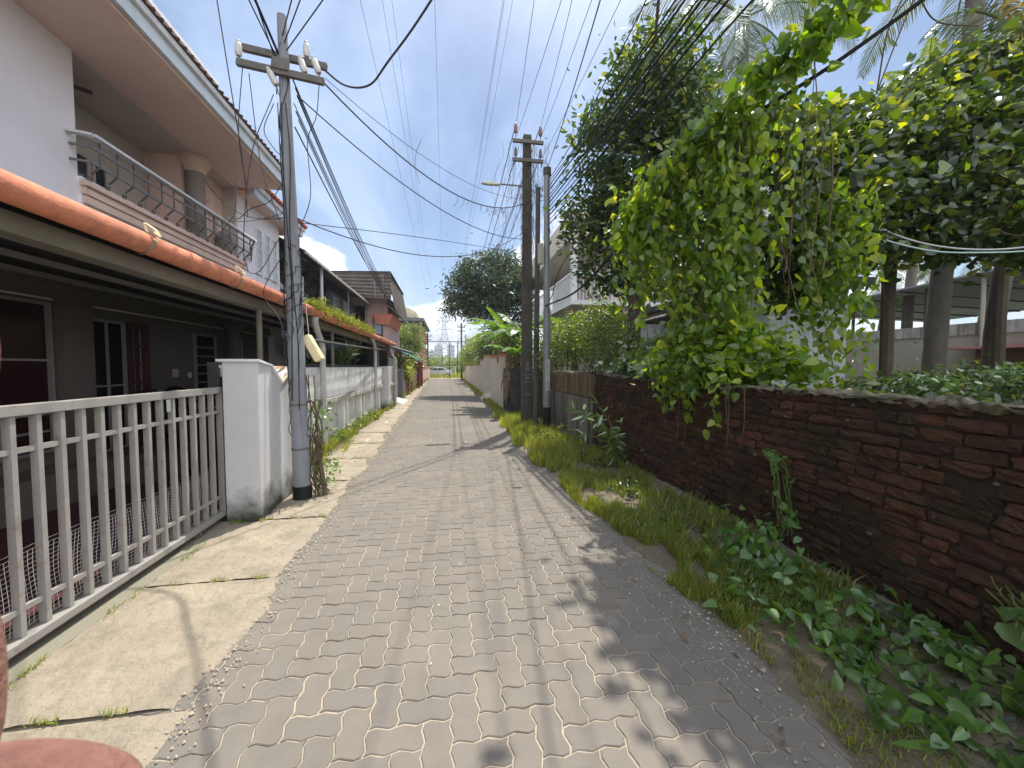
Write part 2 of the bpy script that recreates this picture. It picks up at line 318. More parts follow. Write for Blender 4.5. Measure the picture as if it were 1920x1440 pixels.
def leaves(name,P,S_,mat,parent=None,shape='oval',droop=.5,D=None,up=None):
    P=np.asarray(P,dtype=float); n=len(P)
    if n==0: return None
    if D is None: D=rng.normal(size=(n,3)); D[:,2]=D[:,2]*.6-droop
    D=unit(D); N=rng.normal(size=(n,3)) if up is None else np.array([0,0,1.])*up+rng.normal(size=(n,3))
    N=unit(N-D*np.sum(N*D,axis=1,keepdims=True)); B=np.cross(N,D)
    T=np.array(SH[shape][0]); k=len(T); S_=np.broadcast_to(np.asarray(S_,dtype=float),(n,))
    wv=rng.uniform(.65,1.15,n)[:,None,None]; cl=rng.uniform(-1.2,3.2,n)[:,None,None]; bd=rng.uniform(-.35,.15,n)[:,None,None]
    V=P[:,None,:]+S_[:,None,None]*(T[None,:,0:1]*D[:,None,:]+T[None,:,1:2]*B[:,None,:]*wv+(T[None,:,2:3]*cl+bd*T[None,:,0:1]**2)*N[:,None,:])
    F=np.array(SH[shape][1])[None]+ (np.arange(n)*k)[:,None,None]
    return npmesh(name,V.reshape(-1,3),F.reshape(-1,F.shape[2]),mat,parent)
def clumps(blobs,ncl,per,spread,shell=.5):
    """blobs: (cx,cy,cz,rx,ry,rz,weight) -> clustered points"""
    w=np.array([b[6] if len(b)>6 else b[3]*b[4]*b[5] for b in blobs]); w=w/w.sum(); out=[]
    for b,k in zip(blobs,(w*ncl).astype(int)+1):
        d=unit(rng.normal(size=(k,3))); r=rng.uniform(shell,1,size=(k,1))**.6
        c=np.array(b[:3])+d*r*np.array(b[3:6])
        m=rng.poisson(per,size=k)+2
        cc=np.repeat(c,m,axis=0); tail=1+(rng.random((len(cc),1))<.07)*rng.uniform(.5,2.6,(len(cc),1)); out.append(cc+rng.normal(size=cc.shape)*spread*np.array([1,1,.75])*tail)
    return np.concatenate(out)
def P3(*a): return [Vector(x) for x in a]
def curve(pts,n=10):
    """Catmull-Rom"""
    P=[Vector(p) for p in pts]; P=[P[0]*2-P[1]]+P+[P[-1]*2-P[-2]]; o=[]
    for i in range(1,len(P)-2):
        for k in range(n):
            t=k/n; a,b,c,d=P[i-1],P[i],P[i+1],P[i+2]
            o.append(.5*((2*b)+(c-a)*t+(2*a-5*b+4*c-d)*t*t+(3*b-a-3*c+d)*t**3))
    o.append(P[-2]); return o
def sagline(a,b,sag,n=22):
    a=Vector(a); b=Vector(b); return [a.lerp(b,i/n)-Vector((0,0,sag*4*(i/n)*(1-i/n))) for i in range(n+1)]
def grass(name,xy,h,mat,z=0.,lean=.5,wid=.006,label=None,cat='grass'):
    n=len(xy); b=np.zeros((n,3)); b[:,:2]=xy; b[:,2]=z+(.18*np.clip((b[:,0]-1.62)/1.08,0,1)**1.4*np.clip((9-b[:,1])/5,0,1)-.005)*(b[:,0]>1)
    a=rng.uniform(0,2*np.pi,n); H=h*rng.uniform(.4,1.25,n); d=np.stack([np.cos(a),np.sin(a),np.zeros(n)],1); side=np.stack([-np.sin(a+.6),np.cos(a+.6),np.zeros(n)],1)
    l=rng.uniform(.1,1,n)*lean; w=(wid*rng.uniform(.6,1.4,n))[:,None]
    m=b+d*(H*l*.35)[:,None]+np.array([0,0,1])*(H*.6)[:,None]; t=b+d*(H*l*1.1)[:,None]+np.array([0,0,1])*(H*(1-.3*l))[:,None]
    V=np.stack([b-side*w,b+side*w,m+side*w*.7,t,m-side*w*.7],1).reshape(-1,3)
    F=(np.arange(n)*5)[:,None]+np.arange(5)[None]
    o=npmesh(name,V,F,mat); return tag(o,label,cat,kind='stuff')
# ================= GROUND =================
tag(MB().quad((-900,-60,-.06),(900,-60,-.06),(900,1500,-.06),(-900,1500,-.06)).build('ground',m_field),kind='structure')
tag(MB().quad((-2.7,-6,-.0055),(2.75,-6,-.0055),(2.75,56,-.0055),(-2.9,56,-.0055)).build('road_bed',m_sand),kind='structure')
def xl(y): return -1.17-.028*y
# interlocking zigzag pavers laid in herringbone, one mesh
cu=.122; rows=[]
ZT=[0,.25,.5,.75]; AMP=.072
def zig(a): # zigzag offset along a unit edge
    t=a-math.floor(a); return AMP*(1 if abs(t-.25)<.01 else (-1 if abs(t-.75)<.01 else 0))
NX0,NX1=-15,16; NY0,NY1=-6,int(54/cu)
tiles=[]
for i in range(NX0*2,NX1*2):
    for j in range(NY0,NY1):
        m_=(i+j)%4
        if m_==0: tiles.append((i,j,2,1))
        elif m_==2: tiles.append((i,j,1,2)) if False else None
# herringbone: horizontal tile at (i,j) when (i-j)%4==0, vertical at (i,j) when (i-j)%4==2 .. covers all cells
tiles=[]
for j in range(NY0,NY1):
    for i in range(-22,18):
        k=(i-j)%4
        if k==0: tiles.append((i,j,2,1))
        elif k==3: tiles.append((i,j,1,2))
V=[];F=[];base=0
def edgepts(i,j,w,h):
    pts=[]
    for q in range(w*4): a=i+q/4; pts.append((a,j+zig(a)))
    for q in range(h*4): b=j+q/4; pts.append((i+w+zig(b),b))
    for q in range(w*4): a=i+w-q/4; pts.append((a,j+h+zig(a)))
    for q in range(h*4): b=j+h-q/4; pts.append((i+zig(b),b))
    return pts
th=math.radians(-1.2); ct,st=math.cos(th),math.sin(th)
for (i,j,w,h) in tiles:
    cx,cy=(i+w/2)*cu,(j+h/2)*cu
    if cx<xl(cy)-.28 or cx>2.0: continue
    E_=edgepts(i,j,w,h); n=len(E_); g=.0022+random.random()*.0022
    zt=random.gauss(0,.0011); tx,ty=random.gauss(0,.006),random.gauss(0,.006)
    sk=.0035
    for ring,(ins,dz_) in enumerate(((g+sk,0),(g,-.004),(g,-.014))):
        sx=(w*cu-2*ins)/(w*cu); sy=(h*cu-2*ins)/(h*cu)
        for (a,b) in E_:
            x=cx+(a*cu-cx)*sx; y=cy+(b*cu-cy)*sy
            V.append((x,y,zt+tx*(x-cx)+ty*(y-cy)+dz_))
    F.append(tuple(range(base,base+n)))
    for r_ in (0,1):
        for k in range(n):
            a=base+r_*n+k; b=base+r_*n+(k+1)%n; F.append((a,a+n,b+n,b))
    base+=3*n
me=bpy.data.meshes.new('road'); me.from_pydata(V,[],F); me.update(); me.materials.append(m_paver)
road=bpy.data.objects.new('road',me); COL.objects.link(road); tag(road,kind='structure')
# left concrete apron with ragged inner edge and open joints
def ragged(name,mat,y0,y1,xa,xb,z,step=.05,amp=.05,edge='b',grid=6,hz=.004,rise=0):
    ys=np.arange(y0,y1+1e-6,step); V=[];F=[]; nx=grid; ph=rng.uniform(0,9)
    w=np.cumsum(rng.normal(size=len(ys)))*.18; w=w-np.convolve(w,np.ones(25)/25,'same'); w=np.clip(w,-1.4,1.4)
    for q,y in enumerate(ys):
        a=xa(y) if callable(xa) else xa; b=xb(y) if callable(xb) else xb
        n_=amp*(w[q]+.7*math.sin(y*1.7+ph)+.4*math.sin(y*5.3)); 
        if 'b' in edge: b+=n_
        if 'a' in edge: a+=amp*(w[-q-1]+.6*math.sin(y*2.3+ph))
        for k in range(nx+1):
            t=k/nx; zz=z+hz*rng.normal()*.5+rise*t**1.4*min(1,max(0,(9-y)/5)) 
            if ('b' in edge and k==nx) or ('a' in edge and k==0): zz=-.004
            V.append((a+(b-a)*t,y,zz))
    for q in range(len(ys)-1):
        for k in range(nx): a=q*(nx+1)+k; F.append((a,a+1,a+nx+2,a+nx+1))
    return tag(npmesh(name,V,F,mat,smooth=True),kind='structure')
jo=[-1.2,.8,1.96,3.1,4.3]+[4.3+1.35*i for i in range(1,34)]
for a,b in zip(jo[:-1],jo[1:]): ragged('pavement',m_apron,a+.006,b-.006,lambda y:-2.17-.006*y,lambda y:xl(y),.012,step=.045,amp=.06,grid=16,hz=.006)
mb=MB().box(-2.36,-2.18,-3,4.3,-.02,.014); tag(mb.build('kerb',m_curb),kind='structure')
tag(MB().box(-2.385,-2.36,-3,4.3,-.02,.02).build('kerb_edge',m_redline),kind='structure')
tag(MB().box(-2.62,-2.385,-3,4.3,-.10,-.05).build('drain_bed',m_blackmould),kind='structure')
tag(MB().box(-7,-2.62,-3,15.5,-.1,.03).build('courtyard_floor',m_maroon),kind='structure')
ragged('left_verge',m_soil,4.7,50,lambda y:-3.0,lambda y:-1.98-.008*y,.022,amp=.07,grid=6,hz=.006)
ragged('right_verge',m_soil,-1.5,12.5,lambda y:1.62-.03*max(0,y-3)-.05*max(0,1.8-y),lambda y:2.7,.022,amp=.07,edge='a',grid=10,hz=.008,rise=.20)
ragged('right_verge',m_soil,12.5,55,lambda y:1.55+.004*y,lambda y:2.7,.02,amp=.07,edge='a',grid=5,hz=.006)
tag(MB().quad((-30,56,-.02),(40,56,-.02),(40,120,-.02),(-30,120,-.02)).build('field',m_soil),kind='structure')

# ================= PINK HOUSE (left) =================
ho=thing('pink_house','two-storey pale pink house with a projecting eave, balcony and terracotta porch gutter','house',(-4.7,5,0))
# upper storey wall: near solid part, around balcony recess, far part
w=MB()
w.box(-9,-4.7,-4,5.9,2.4,5.62)               # near block
w.box(-9,-5.62,5.9,9.75,3.3,5.6)
w.box(-9,-4.7,5.9,11.9,2.4,3.62)             # below balcony
w.build('wall',m_pinkw,ho)
MB().box(-9,-4.70,9.75,11.9,3.62,5.62).build('far_wall',m_pinkw,ho)
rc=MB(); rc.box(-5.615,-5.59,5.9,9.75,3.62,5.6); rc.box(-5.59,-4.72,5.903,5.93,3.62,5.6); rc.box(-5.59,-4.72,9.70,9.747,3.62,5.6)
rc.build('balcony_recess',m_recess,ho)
MB().box(-5.58,-4.98,8.35,9.695,3.69,5.6).build('peach_room_wall',m_peach,ho)
MB().box(-5.585,-4.72,5.93,9.7,3.62,3.68).build('balcony_floor',m_greyfloor,ho)
# balcony upstand with peach moulding
up=MB(); up.box(-4.9,-4.66,5.9,9.9,3.62,4.06); up.build('parapet',m_white,ho)
mo=MB(); mo.box(-4.66,-4.56,5.86,9.86,3.93,4.0); mo.box(-4.66,-4.60,5.88,9.84,3.83,3.927); mo.box(-4.66,-4.62,5.9,9.82,3.72,3.827); mo.build('moulding',m_peach,ho,bevel=.01)
# louvred vents in the panel
for y0 in (6.0,8.95):
    v=MB(); v.box(-4.70,-4.675,y0,y0+.42,3.18,3.62)
    o=v.build('vent',m_white,ho)
    s_=MB()
    for k in range(8): s_.box(-4.675,-4.655,y0+.04,y0+.38,3.22+k*.048,3.238+k*.048)
    s_.build('louvre',m_ledge,o)
for k in range(4): MB().box(-4.70,-4.69,7.3+k*.42,7.315+k*.42,3.1,3.62).build('panel_groove',m_recess,ho)
# soffit + fascia (balcony part), then stepped second part
so=MB(); so.prism([(-3.70,5.62),(-4.72,5.62),(-4.72,5.72),(-3.70,5.72)],'y',-4,9.62)
so.box(-6.4,-4.42,9.76,12.6,5.50,5.60); so.build('soffit',m_soffit,ho)
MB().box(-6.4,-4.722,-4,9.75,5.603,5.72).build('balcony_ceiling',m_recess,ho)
MB().box(-3.78,-3.66,-4,9.6,5.603,5.64).build('eave_edge_band',m_peach,ho)
fa=MB(); fa.box(-3.70,-3.60,-4,9.7,5.645,5.83); fa.box(-4.7,-3.70,9.622,9.70,5.625,5.83); fa.box(-4.42,-4.32,9.71,12.65,5.50,5.66); fa.build('fascia',m_fascia,ho)
fb=MB(); fb.box(-3.74,-3.55,-4,9.74,5.832,5.93); fb.box(-4.42,-4.27,9.75,12.7,5.662,5.78); fb.build('fascia_moulding',m_fasciaw,ho,bevel=.012)
rt=MB(); rt.prism([(-3.52,5.932),(-3.56,5.96),(-4.9,6.62),(-4.9,6.50),(-3.6,5.932)],'y',-4,9.74)
for k in range(94): rt.tube([(-3.52,-3.9+k*.145,5.95),(-4.85,-3.9+k*.145,6.61)],.03,5)
rt.build('tiled_roof',m_tile,ho)
r2=MB(); r2.prism([(-4.22,5.782),(-4.26,5.83),(-5.6,6.5),(-5.6,6.35),(-4.3,5.782)],'y',9.75,12.75)
for k in range(20): r2.tube([(-4.2,9.8+k*.15,5.81),(-5.5,9.8+k*.15,6.47)],.035,5)
r2.build('far_tiled_roof',m_redtile,ho)
pa=MB(); pa.box(-5.0,-4.88,-4,9.25,6.75,7.62); pa.box(-8,-4.88,9.25,9.4,6.6,7.62); pa.box(-5.5,-5.38,9.6,11.6,6.0,7.0); pa.build('terrace_parapet',m_white,ho)
pc=MB(); pc.box(-5.03,-4.84,-4,9.43,7.625,7.70); pc.build('parapet_cap',m_fasciaw,ho)
# roof grille behind the eave
g=MB()
for k in range(46):
    y=-1+k*.2; x0=-4.75; g.tube([(x0,y,6.7),(x0+.05,y+.1,6.86),(x0,y+.2,7.02)],.012,4); g.tube([(x0,y+.2,6.7),(x0+.05,y+.1,6.86),(x0,y,7.02)],.012,4)
g.bar((-4.75,-1,7.03),(-4.75,8.2,7.03),.03); g.build('roof_grille',m_black,ho)
# round column with capital
co=MB(); co.lathe((-4.82,8.5,4.06),[(.17,0),(.17,.1),(.15,.12),(.15,1.25),(.16,1.27)],20); co_=co.build('column',m_column,ho,smooth=True)
MB().lathe((-4.82,8.5,5.33),[(.165,0),(.18,.03),(.175,.07),(.22,.12),(.24,.18),(.27,.21),(.27,.28)],20).build('capital',m_peach,co_,smooth=True)
# windows of the upper floor
def window(y0,y1,z0,z1,x,par,mull=1,trans=(.62,),frame=m_white,glass=m_glassb,d=.05):
    f=MB(); t=.035
    f.box(x,x+d,y0-t,y0,z0-t,z1+t); f.box(x,x+d,y1,y1+t,z0-t,z1+t); f.box(x,x+d,y0,y1,z1,z1+t); f.box(x,x+d,y0,y1,z0-t,z0)
    for k in range(1,mull+1):
        y=y0+(y1-y0)*k/(mull+1); f.box(x+.004,x+d-.01,y-.012,y+.012,z0,z1)
    for tt in trans: z=z0+(z1-z0)*tt; f.box(x+.006,x+d-.014,y0,y1,z-.012,z+.012)
    o=f.build('window',frame,par); MB().box(x+.008,x+.014,y0,y1,z0,z1).build('pane',glass,o); return o
for y in (10.55,11.0,11.42): window(y,y+.24,3.95,5.0,-4.70,ho,1,(.2,.4,.6,.8))
window(9.45,9.72,3.1,3.42,-4.70,ho,1,())
window(6.95,7.15,4.0,4.85,-5.59,ho,0,(.5,),m_recess,m_glass,.04); window(7.28,7.48,4.0,4.85,-5.59,ho,0,(.5,),m_recess,m_glass,.04)
window(8.72,8.95,3.85,4.85,-4.98,ho,1,(.5,),m_peach); window(9.2,9.4,3.85,4.85,-4.98,ho,1,(.5,),m_peach)
# wall lamp (basket shaped) and conduit
l=MB(); 
for k in range(3): l.box(-5.58,-5.48,6.25+.07*k,6.30+.07*k,4.92,5.12+.04*(k!=1))
l.box(-5.585,-5.46,6.23,6.46,4.86,4.95); l.build('wall_lamp',m_darkframe,ho)
MB().bar((-5.45,6.2,5.5),(-4.95,6.5,5.47),.09,.02).build('ceiling_fan_blade',m_tile,ho)
cw=MB(); cw.tube(curve([(-4.95,8.45,5.3),(-4.93,8.9,5.35),(-4.93,9.0,5.1),(-4.93,9.1,5.0),(-4.93,9.15,5.2),(-4.93,9.2,5.28)],8),.012,6); cw.build('wall_conduit',m_peach,ho,smooth=True)
# bowed steel railing
ra=thing('balcony_railing','bowed steel railing with curved brackets along the balcony of the pink house','railing',(-4.6,7.8,4.1))
b=MB(); b.bar((-4.45,5.8,4.53),(-4.45,9.95,4.53),.11,.035); b.bar((-4.72,5.78,4.56),(-4.42,5.8,4.53),.08,.03); b.build('handrail',m_white,ra)
b=MB()
for z,x in ((4.40,-4.48),(4.21,-4.49)): b.bar((x,5.82,z),(x,9.9,z),.025); b.bar((-4.72,5.8,z+.02),(x,5.82,z),.025)
b.build('rail',m_galv,ra)
for k in range(15):
    y=5.95+k*.275; b=MB()
    b.tube([(-4.48,y,4.52),(-4.48,y,4.2)],.012,5); b.tube([(-4.48,y,4.21),(-4.59,y,4.10)],.014,5); b.tube([(-4.60,y,4.08),(-4.62,y,4.0)],.024,6); b.build('bracket',m_iron,ra,smooth=True)
b=MB(); b.bar((-4.44,9.9,4.5),(-4.72,10.35,4.42),.03); b.bar((-4.5,9.9,4.22),(-4.72,10.3,4.3),.03); b.bar((-4.46,9.85,4.36),(-4.7,10.3,4.15),.025); b.build('end_brace',m_iron,ra)
t=MB(); t.lathe((-4.78,9.35,4.06),[(.1,0),(.14,.04),(.15,.2),(.13,.38),(.08,.45)],12); tag(t.build('storage_drum',m_column,None,smooth=True),'squat grey brown drum standing inside the balcony railing of the pink house','drum')
# ---- porch: roof, beam, gutter, posts, inner wall
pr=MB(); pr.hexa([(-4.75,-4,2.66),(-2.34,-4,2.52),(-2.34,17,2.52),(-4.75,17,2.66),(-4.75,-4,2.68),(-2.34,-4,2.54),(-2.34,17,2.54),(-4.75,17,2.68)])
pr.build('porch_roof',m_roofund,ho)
rf=MB()
for x,z in ((-3.0,2.51),(-3.6,2.545),(-4.3,2.585)): rf.bar((x,-4,z),(x,16.95,z),.045,.05)
rf.build('purlin',m_darkframe,ho)
MB().box(-2.52,-2.44,-4,17,2.36,2.48).build('porch_beam',m_beam,ho)
gu=MB()
ga=[(-2.3+.08*math.cos(a),2.548+.08*math.sin(a)) for a in [math.radians(x) for x in range(-200,71,18)]]
ga2=[(-2.3+.072*math.cos(a),2.548+.072*math.sin(a)) for a in [math.radians(x) for x in range(70,-201,-18)]]
gu.prism(ga+ga2,'y',-4,17.0); gut=gu.build('gutter',m_gutter,ho,smooth=True)
for y in (3.39,4.66,5.7,6.5,7.5,8.5,9.6,10.8,12.2,13.6,15.0,16.3):
    aa=[math.radians(x) for x in range(-200,100,20)]; st_=MB()
    st_.tube([(-2.3+.087*math.cos(a),y+.03*math.sin(a*2),2.548+.087*math.sin(a)) for a in aa],.007,5); st_.build('gutter_strap',m_beam,gut)
for y in (1.3,3.9,5.95,7.9,10.0,13.0,15.5):
    aa=[math.radians(x) for x in range(-200,75,15)]; cj=MB(); cj.prism([(-2.3+.084*math.cos(a),2.548+.084*math.sin(a)) for a in aa]+[(-2.3+.079*math.cos(a),2.548+.079*math.sin(a)) for a in aa[::-1]],'y',y-.06,y+.06); cj.build('gutter_socket',m_gutter,gut,smooth=True)
ss=MB()
for y in (3.39,4.66): ss.tube(curve([(-2.22,y,2.63),(-2.19,y+.02,2.60),(-2.22,y+.02,2.65),(-2.28,y,2.69),(-2.27,y+.03,2.61),(-2.20,y+.01,2.56)],5),.009,5)
ss.build('tied_knot',m_fbox,gut)
for (x,y,zb) in ((-2.48,5.6,.03),(-2.50,8.9,1.0),(-2.50,14.3,1.0)): MB().tube([(x,y,zb),(x,y,2.36)],.035,12).build('porch_post',m_beam,ho,smooth=True)
# ground-floor wall
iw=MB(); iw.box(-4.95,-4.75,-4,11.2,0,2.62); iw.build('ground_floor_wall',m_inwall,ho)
MB().box(-4.75,-4.62,5.5,5.92,.03,2.5).build('porch_pier',m_inwall,ho)
MB().box(-4.75,-4.60,-4,11,2.42,2.60).build('lintel_band',m_inwall,ho)
MB().box(-4.75,-3.95,5.9,11.2,.03,.42).build('sit_out_step',m_greyfloor,ho)
MB().box(-4.75,-4.3,-4,5.9,.03,.42).build('plinth',m_inwall,ho)
window(3.2,5.42,.62,2.33,-4.74,ho,3,(.13,.25,.62),m_darkframe,m_glassm,.06)
window(-1.6,2.7,.62,2.33,-4.74,ho,5,(.13,.25,.62),m_darkframe,m_glassm,.06)
window(5.98,6.5,.45,2.22,-4.745,ho,1,(.5,),m_darkframe,m_ricew,.05)
dr=MB(); dr.box(-4.74,-4.66,6.56,6.62,.43,2.26); dr.box(-4.74,-4.66,6.86,6.93,.43,2.26); dr.box(-4.74,-4.66,6.62,6.86,2.18,2.26); dr.box(-4.74,-4.68,6.73,6.76,.43,2.18)
for z in (1.35,1.62,1.9): dr.box(-4.74,-4.68,6.62,6.86,z,z+.03)
dr=dr.build('front_door',m_maroon,ho); MB().box(-4.735,-4.73,6.62,6.86,.45,2.18).build('glass_panel',m_glassb,dr)
window(8.15,8.75,.8,2.2,-4.745,ho,0,(.12,.24,.36,.48,.6,.72,.84),m_darkframe,m_ricew,.05)
window(9.3,9.75,1.0,2.2,-4.745,ho,0,(),m_peach,m_ricew,.05)
MB().lathe((-4.35,8.75,.42),[(.13,0),(.12,.1),(.12,1.9),(.2,1.98),(.22,2.06)],16).build('porch_column',m_inwall,ho,smooth=True)
MB().box(-4.745,-4.72,7.55,7.66,1.42,1.56).build('meter_box',m_recess,ho)
MB().box(-4.745,-4.73,7.95,8.03,1.40,1.5).build('switch_plate',m_white,ho)
bw=MB(); bw.box(-4.95,-4.60,11.2,12.0,0,2.42); bw=bw.build('tiled_end_panel',m_pinkw,ho)
jn=MB()
for k in range(20): jn.box(-4.599,-4.596,11.2,12.0,.1+k*.11,.108+k*.11)
jn.build('panel_joint',m_white,bw)
# potted shrub seen in the porch
P=clumps([(-4.3,9.9,1.35,.18,.2,.25)],60,10,.05); pt=thing('potted_plant','small bright green potted plant in the porch beside the dark window','plant',(-4.3,9.9,.42))
leaves('foliage',P,.07,L_glos,pt,'oval'); MB().lathe((-4.3,9.9,.42),[(.1,0),(.15,.3),(.16,.32)],12).build('pot',m_redbr,pt)
MB().tube([(-4.3,9.9,.7),(-4.3,9.9,1.3)],.015,6).build('stem',m_gstem,pt)
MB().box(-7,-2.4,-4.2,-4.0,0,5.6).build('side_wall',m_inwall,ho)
# plastic chairs
def chair(x,y,rz,label):
    r=thing('plastic_chair',label,'chair',(x,y,.42),'plastic chairs on the porch'); r.rotation_euler=(0,0,0)
    c,s=math.cos(rz),math.sin(rz)
    def T(p): return (x+p[0]*c-p[1]*s,y+p[0]*s+p[1]*c,.42+p[2])
    a=MB(); k=12
    a.hexa([T(p) for p in ((-.22,-.22,.40),(.22,-.22,.40),(.20,.2,.38),(-.20,.2,.38),(-.22,-.22,.425),(.22,-.22,.425),(.20,.2,.405),(-.20,.2,.405))]); a.build('seat',m_chair,r,bevel=.01)
    b=MB(); b.tube([T(p) for p in curve([(-.22,.2,.40),(-.23,.26,.62),(-.17,.30,.80),(0,.32,.85),(.17,.30,.80),(.23,.26,.62),(.22,.2,.40)],6)],.02,6)
    for q in range(-2,3): b.bar(T((q*.07,.24,.42)),T((q*.07,.31,.83)),.035,.01)
    b.build('backrest',m_chair,r,smooth=True)
    for sx in (-1,1):
        MB().tube([T(p) for p in curve([(sx*.24,-.2,.40),(sx*.27,-.2,.60),(sx*.27,0,.64),(sx*.24,.24,.62)],5)],.018,6).build('armrest',m_chair,r,smooth=True)
        for sy in (-1,1): MB().tube([T((sx*.21,sy*.2,.40)),T((sx*.25,sy*.24,0))],[.024,.017],6).build('leg',m_chair,r,smooth=True)
chair(-4.25,6.45,math.radians(200),'black moulded plastic chair on the porch in front of the glazed door')
chair(-4.25,7.25,math.radians(165),'black moulded plastic chair on the porch beneath the meter box')

# ================= GATE =================
gt=thing('sliding_gate','cream grey steel bar gate with wire mesh at its foot across the courtyard entrance','gate',(-2.3,2.4,0))
GX=-2.32; GY0,GY1=.55,4.34
f=MB(); f.box(GX-.03,GX+.03,GY0,GY1,1.335,1.395); f.build('top_rail',m_gate,gt,bevel=.004)
f=MB(); f.box(GX-.035,GX+.045,GY0,GY1,.075,.125); f.build('bottom_rail',m_gate,gt,bevel=.004)
f=MB(); f.box(GX-.012,GX+.012,GY0,GY1,1.13,1.16); f.build('upper_cross_rail',m_gate,gt)
f=MB(); f.box(GX-.012,GX+.012,GY0,GY1,.26,.29); f.build('lower_cross_rail',m_gate,gt)
f=MB(); f.box(GX-.03,GX+.03,GY1,GY1+.05,.075,1.395); f.build('end_post',m_gate,gt,bevel=.004)
k=0; y=GY1-.135
while y>GY0: 
    MB().box(GX-.02,GX+.02,y-.014,y+.014,.127,1.333).build('bar',m_gate,gt); y-=.1355
ms=MB(); step=.026; xw=lambda y,z:GX-.034+.006*math.sin(y*19)+.008*math.sin(z*11+y*7)
ys=np.arange(GY0,4.3,step); zs=np.arange(.14,.60,step)
def wire(pts): ms.tube(pts,.0016,3,False)
for y in ys: wire([(xw(y,z),y+.004*math.sin(z*9+y*3),z+.012*math.sin(y*5)) for z in zs[::2]])
for z in zs: wire([(xw(y,z),y,z+.012*math.sin(y*5)) for y in ys[::3]])
ms.build('wire_mesh',m_mesh,gt)
for y in (3.93,2.0):
    w_=MB(); w_.tube([(GX-.02,y,.035),(GX+.02,y,.035)],.035,14); w_.box(GX+.024,GX+.034,y-.02,y+.02,.03,.08); w_.build('wheel',m_iron,gt)
MB().box(GX+.031,GX+.036,3.56,3.60,1.23,1.33).build('paper_slip',m_paper,gt)
MB().box(GX-.02,GX+.02,GY1+.062,GY1+.1,.05,1.5).build('stop_channel',m_blackp,gt)
# gate pillar: front block with concave scooped top joining the compound wall
pl=thing('gate_pillar','white plastered gate pillar with mossy foot and concave sloping top, beside the gate','pillar',(-2.1,4.5,0))
b=MB()
b.prism([(4.30,0),(4.62,0),(4.62,1.60),(4.30,1.655)],'x',-2.26,-1.93)
b.prism([(4.62,0),(5.22,0),(5.22,1.58),(5.02,1.52),(4.88,1.40),(4.74,1.50),(4.62,1.60)],'x',-2.45,-1.955)
b.build('body',m_pillar,pl,bevel=.006)
c=MB(); c.hexa([(-2.30,4.27,1.655),(-1.90,4.27,1.655),(-1.92,4.64,1.60),(-2.30,4.64,1.60),(-2.30,4.27,1.68),(-1.90,4.27,1.68),(-1.92,4.64,1.625),(-2.30,4.64,1.625)])
c.hexa([(-2.47,4.64,1.59),(-1.93,4.64,1.59),(-1.93,4.9,1.395),(-2.47,4.9,1.395),(-2.47,4.64,1.62),(-1.93,4.64,1.62),(-1.93,4.9,1.425),(-2.47,4.9,1.425)]); c.build('coping',m_white,pl)
c=MB(); c.hexa([(-2.47,4.905,1.40),(-1.93,4.905,1.40),(-1.93,5.26,1.585),(-2.47,5.26,1.585),(-2.47,4.905,1.425),(-1.93,4.905,1.425),(-1.93,5.26,1.61),(-2.47,5.26,1.61)]); c.build('lichen_coping',m_cap,pl)
# ================= WHITE COMPOUND WALL =================
cwl=thing('compound_wall','weathered white compound wall with overhanging upper panel and paired ribs','wall',(-2.55,9.5,0))
def xw_(y): return -2.60+.012*(y-8)
b=MB(); b.prism([(-2.72,0),(-2.53,0),(-2.53,1.58),(-2.72,1.58)],'y',5.3,14.7); b.build('lower_panel',m_cwall,cwl)
b=MB(); b.hexa([(-2.74,5.3,.98),(-2.43,5.3,.98),(-2.43,14.7,.98),(-2.74,14.7,.98),(-2.74,5.3,1.585),(-2.43,5.3,1.585),(-2.43,14.7,1.60),(-2.74,14.7,1.60)]); b.build('upper_panel',m_cwall,cwl,bevel=.006)
b=MB(); b.hexa([(-2.62,5.3,.86),(-2.395,5.3,.86),(-2.395,14.7,.86),(-2.62,14.7,.86),(-2.62,5.3,.965),(-2.395,5.3,.965),(-2.395,14.7,.965),(-2.62,14.7,.965)]); b.build('ledge',m_ledge,cwl,bevel=.006)
for y in (5.9,6.9,7.35,9.4,9.75,11.2,11.55,12.7,13.0,14.1): MB().box(-2.6,-2.42,y,y+.09,0,.858).build('rib',m_cwall,cwl)
b=MB(); b.box(-2.95,-2.79,5.3,14.7,1.3,1.66); b.build('mouldy_back_kerb',m_blackmould,cwl)
p2=thing('wall_pier','grey white square pier at the end of the compound wall','pillar',(-2.35,15.1,0))
b=MB(); b.box(-2.72,-2.22,14.85,15.2,0,1.62); b.box(-2.60,-2.30,15.2,16.6,0,1.62); b.build('body',m_pillar,p2,bevel=.008)
b=MB(); b.box(-2.30,-2.22,15.2,16.6,.86,.96); b.box(-2.30,-2.2,16.4,16.6,0,1.6); b.build('ledge',m_ledge,p2)
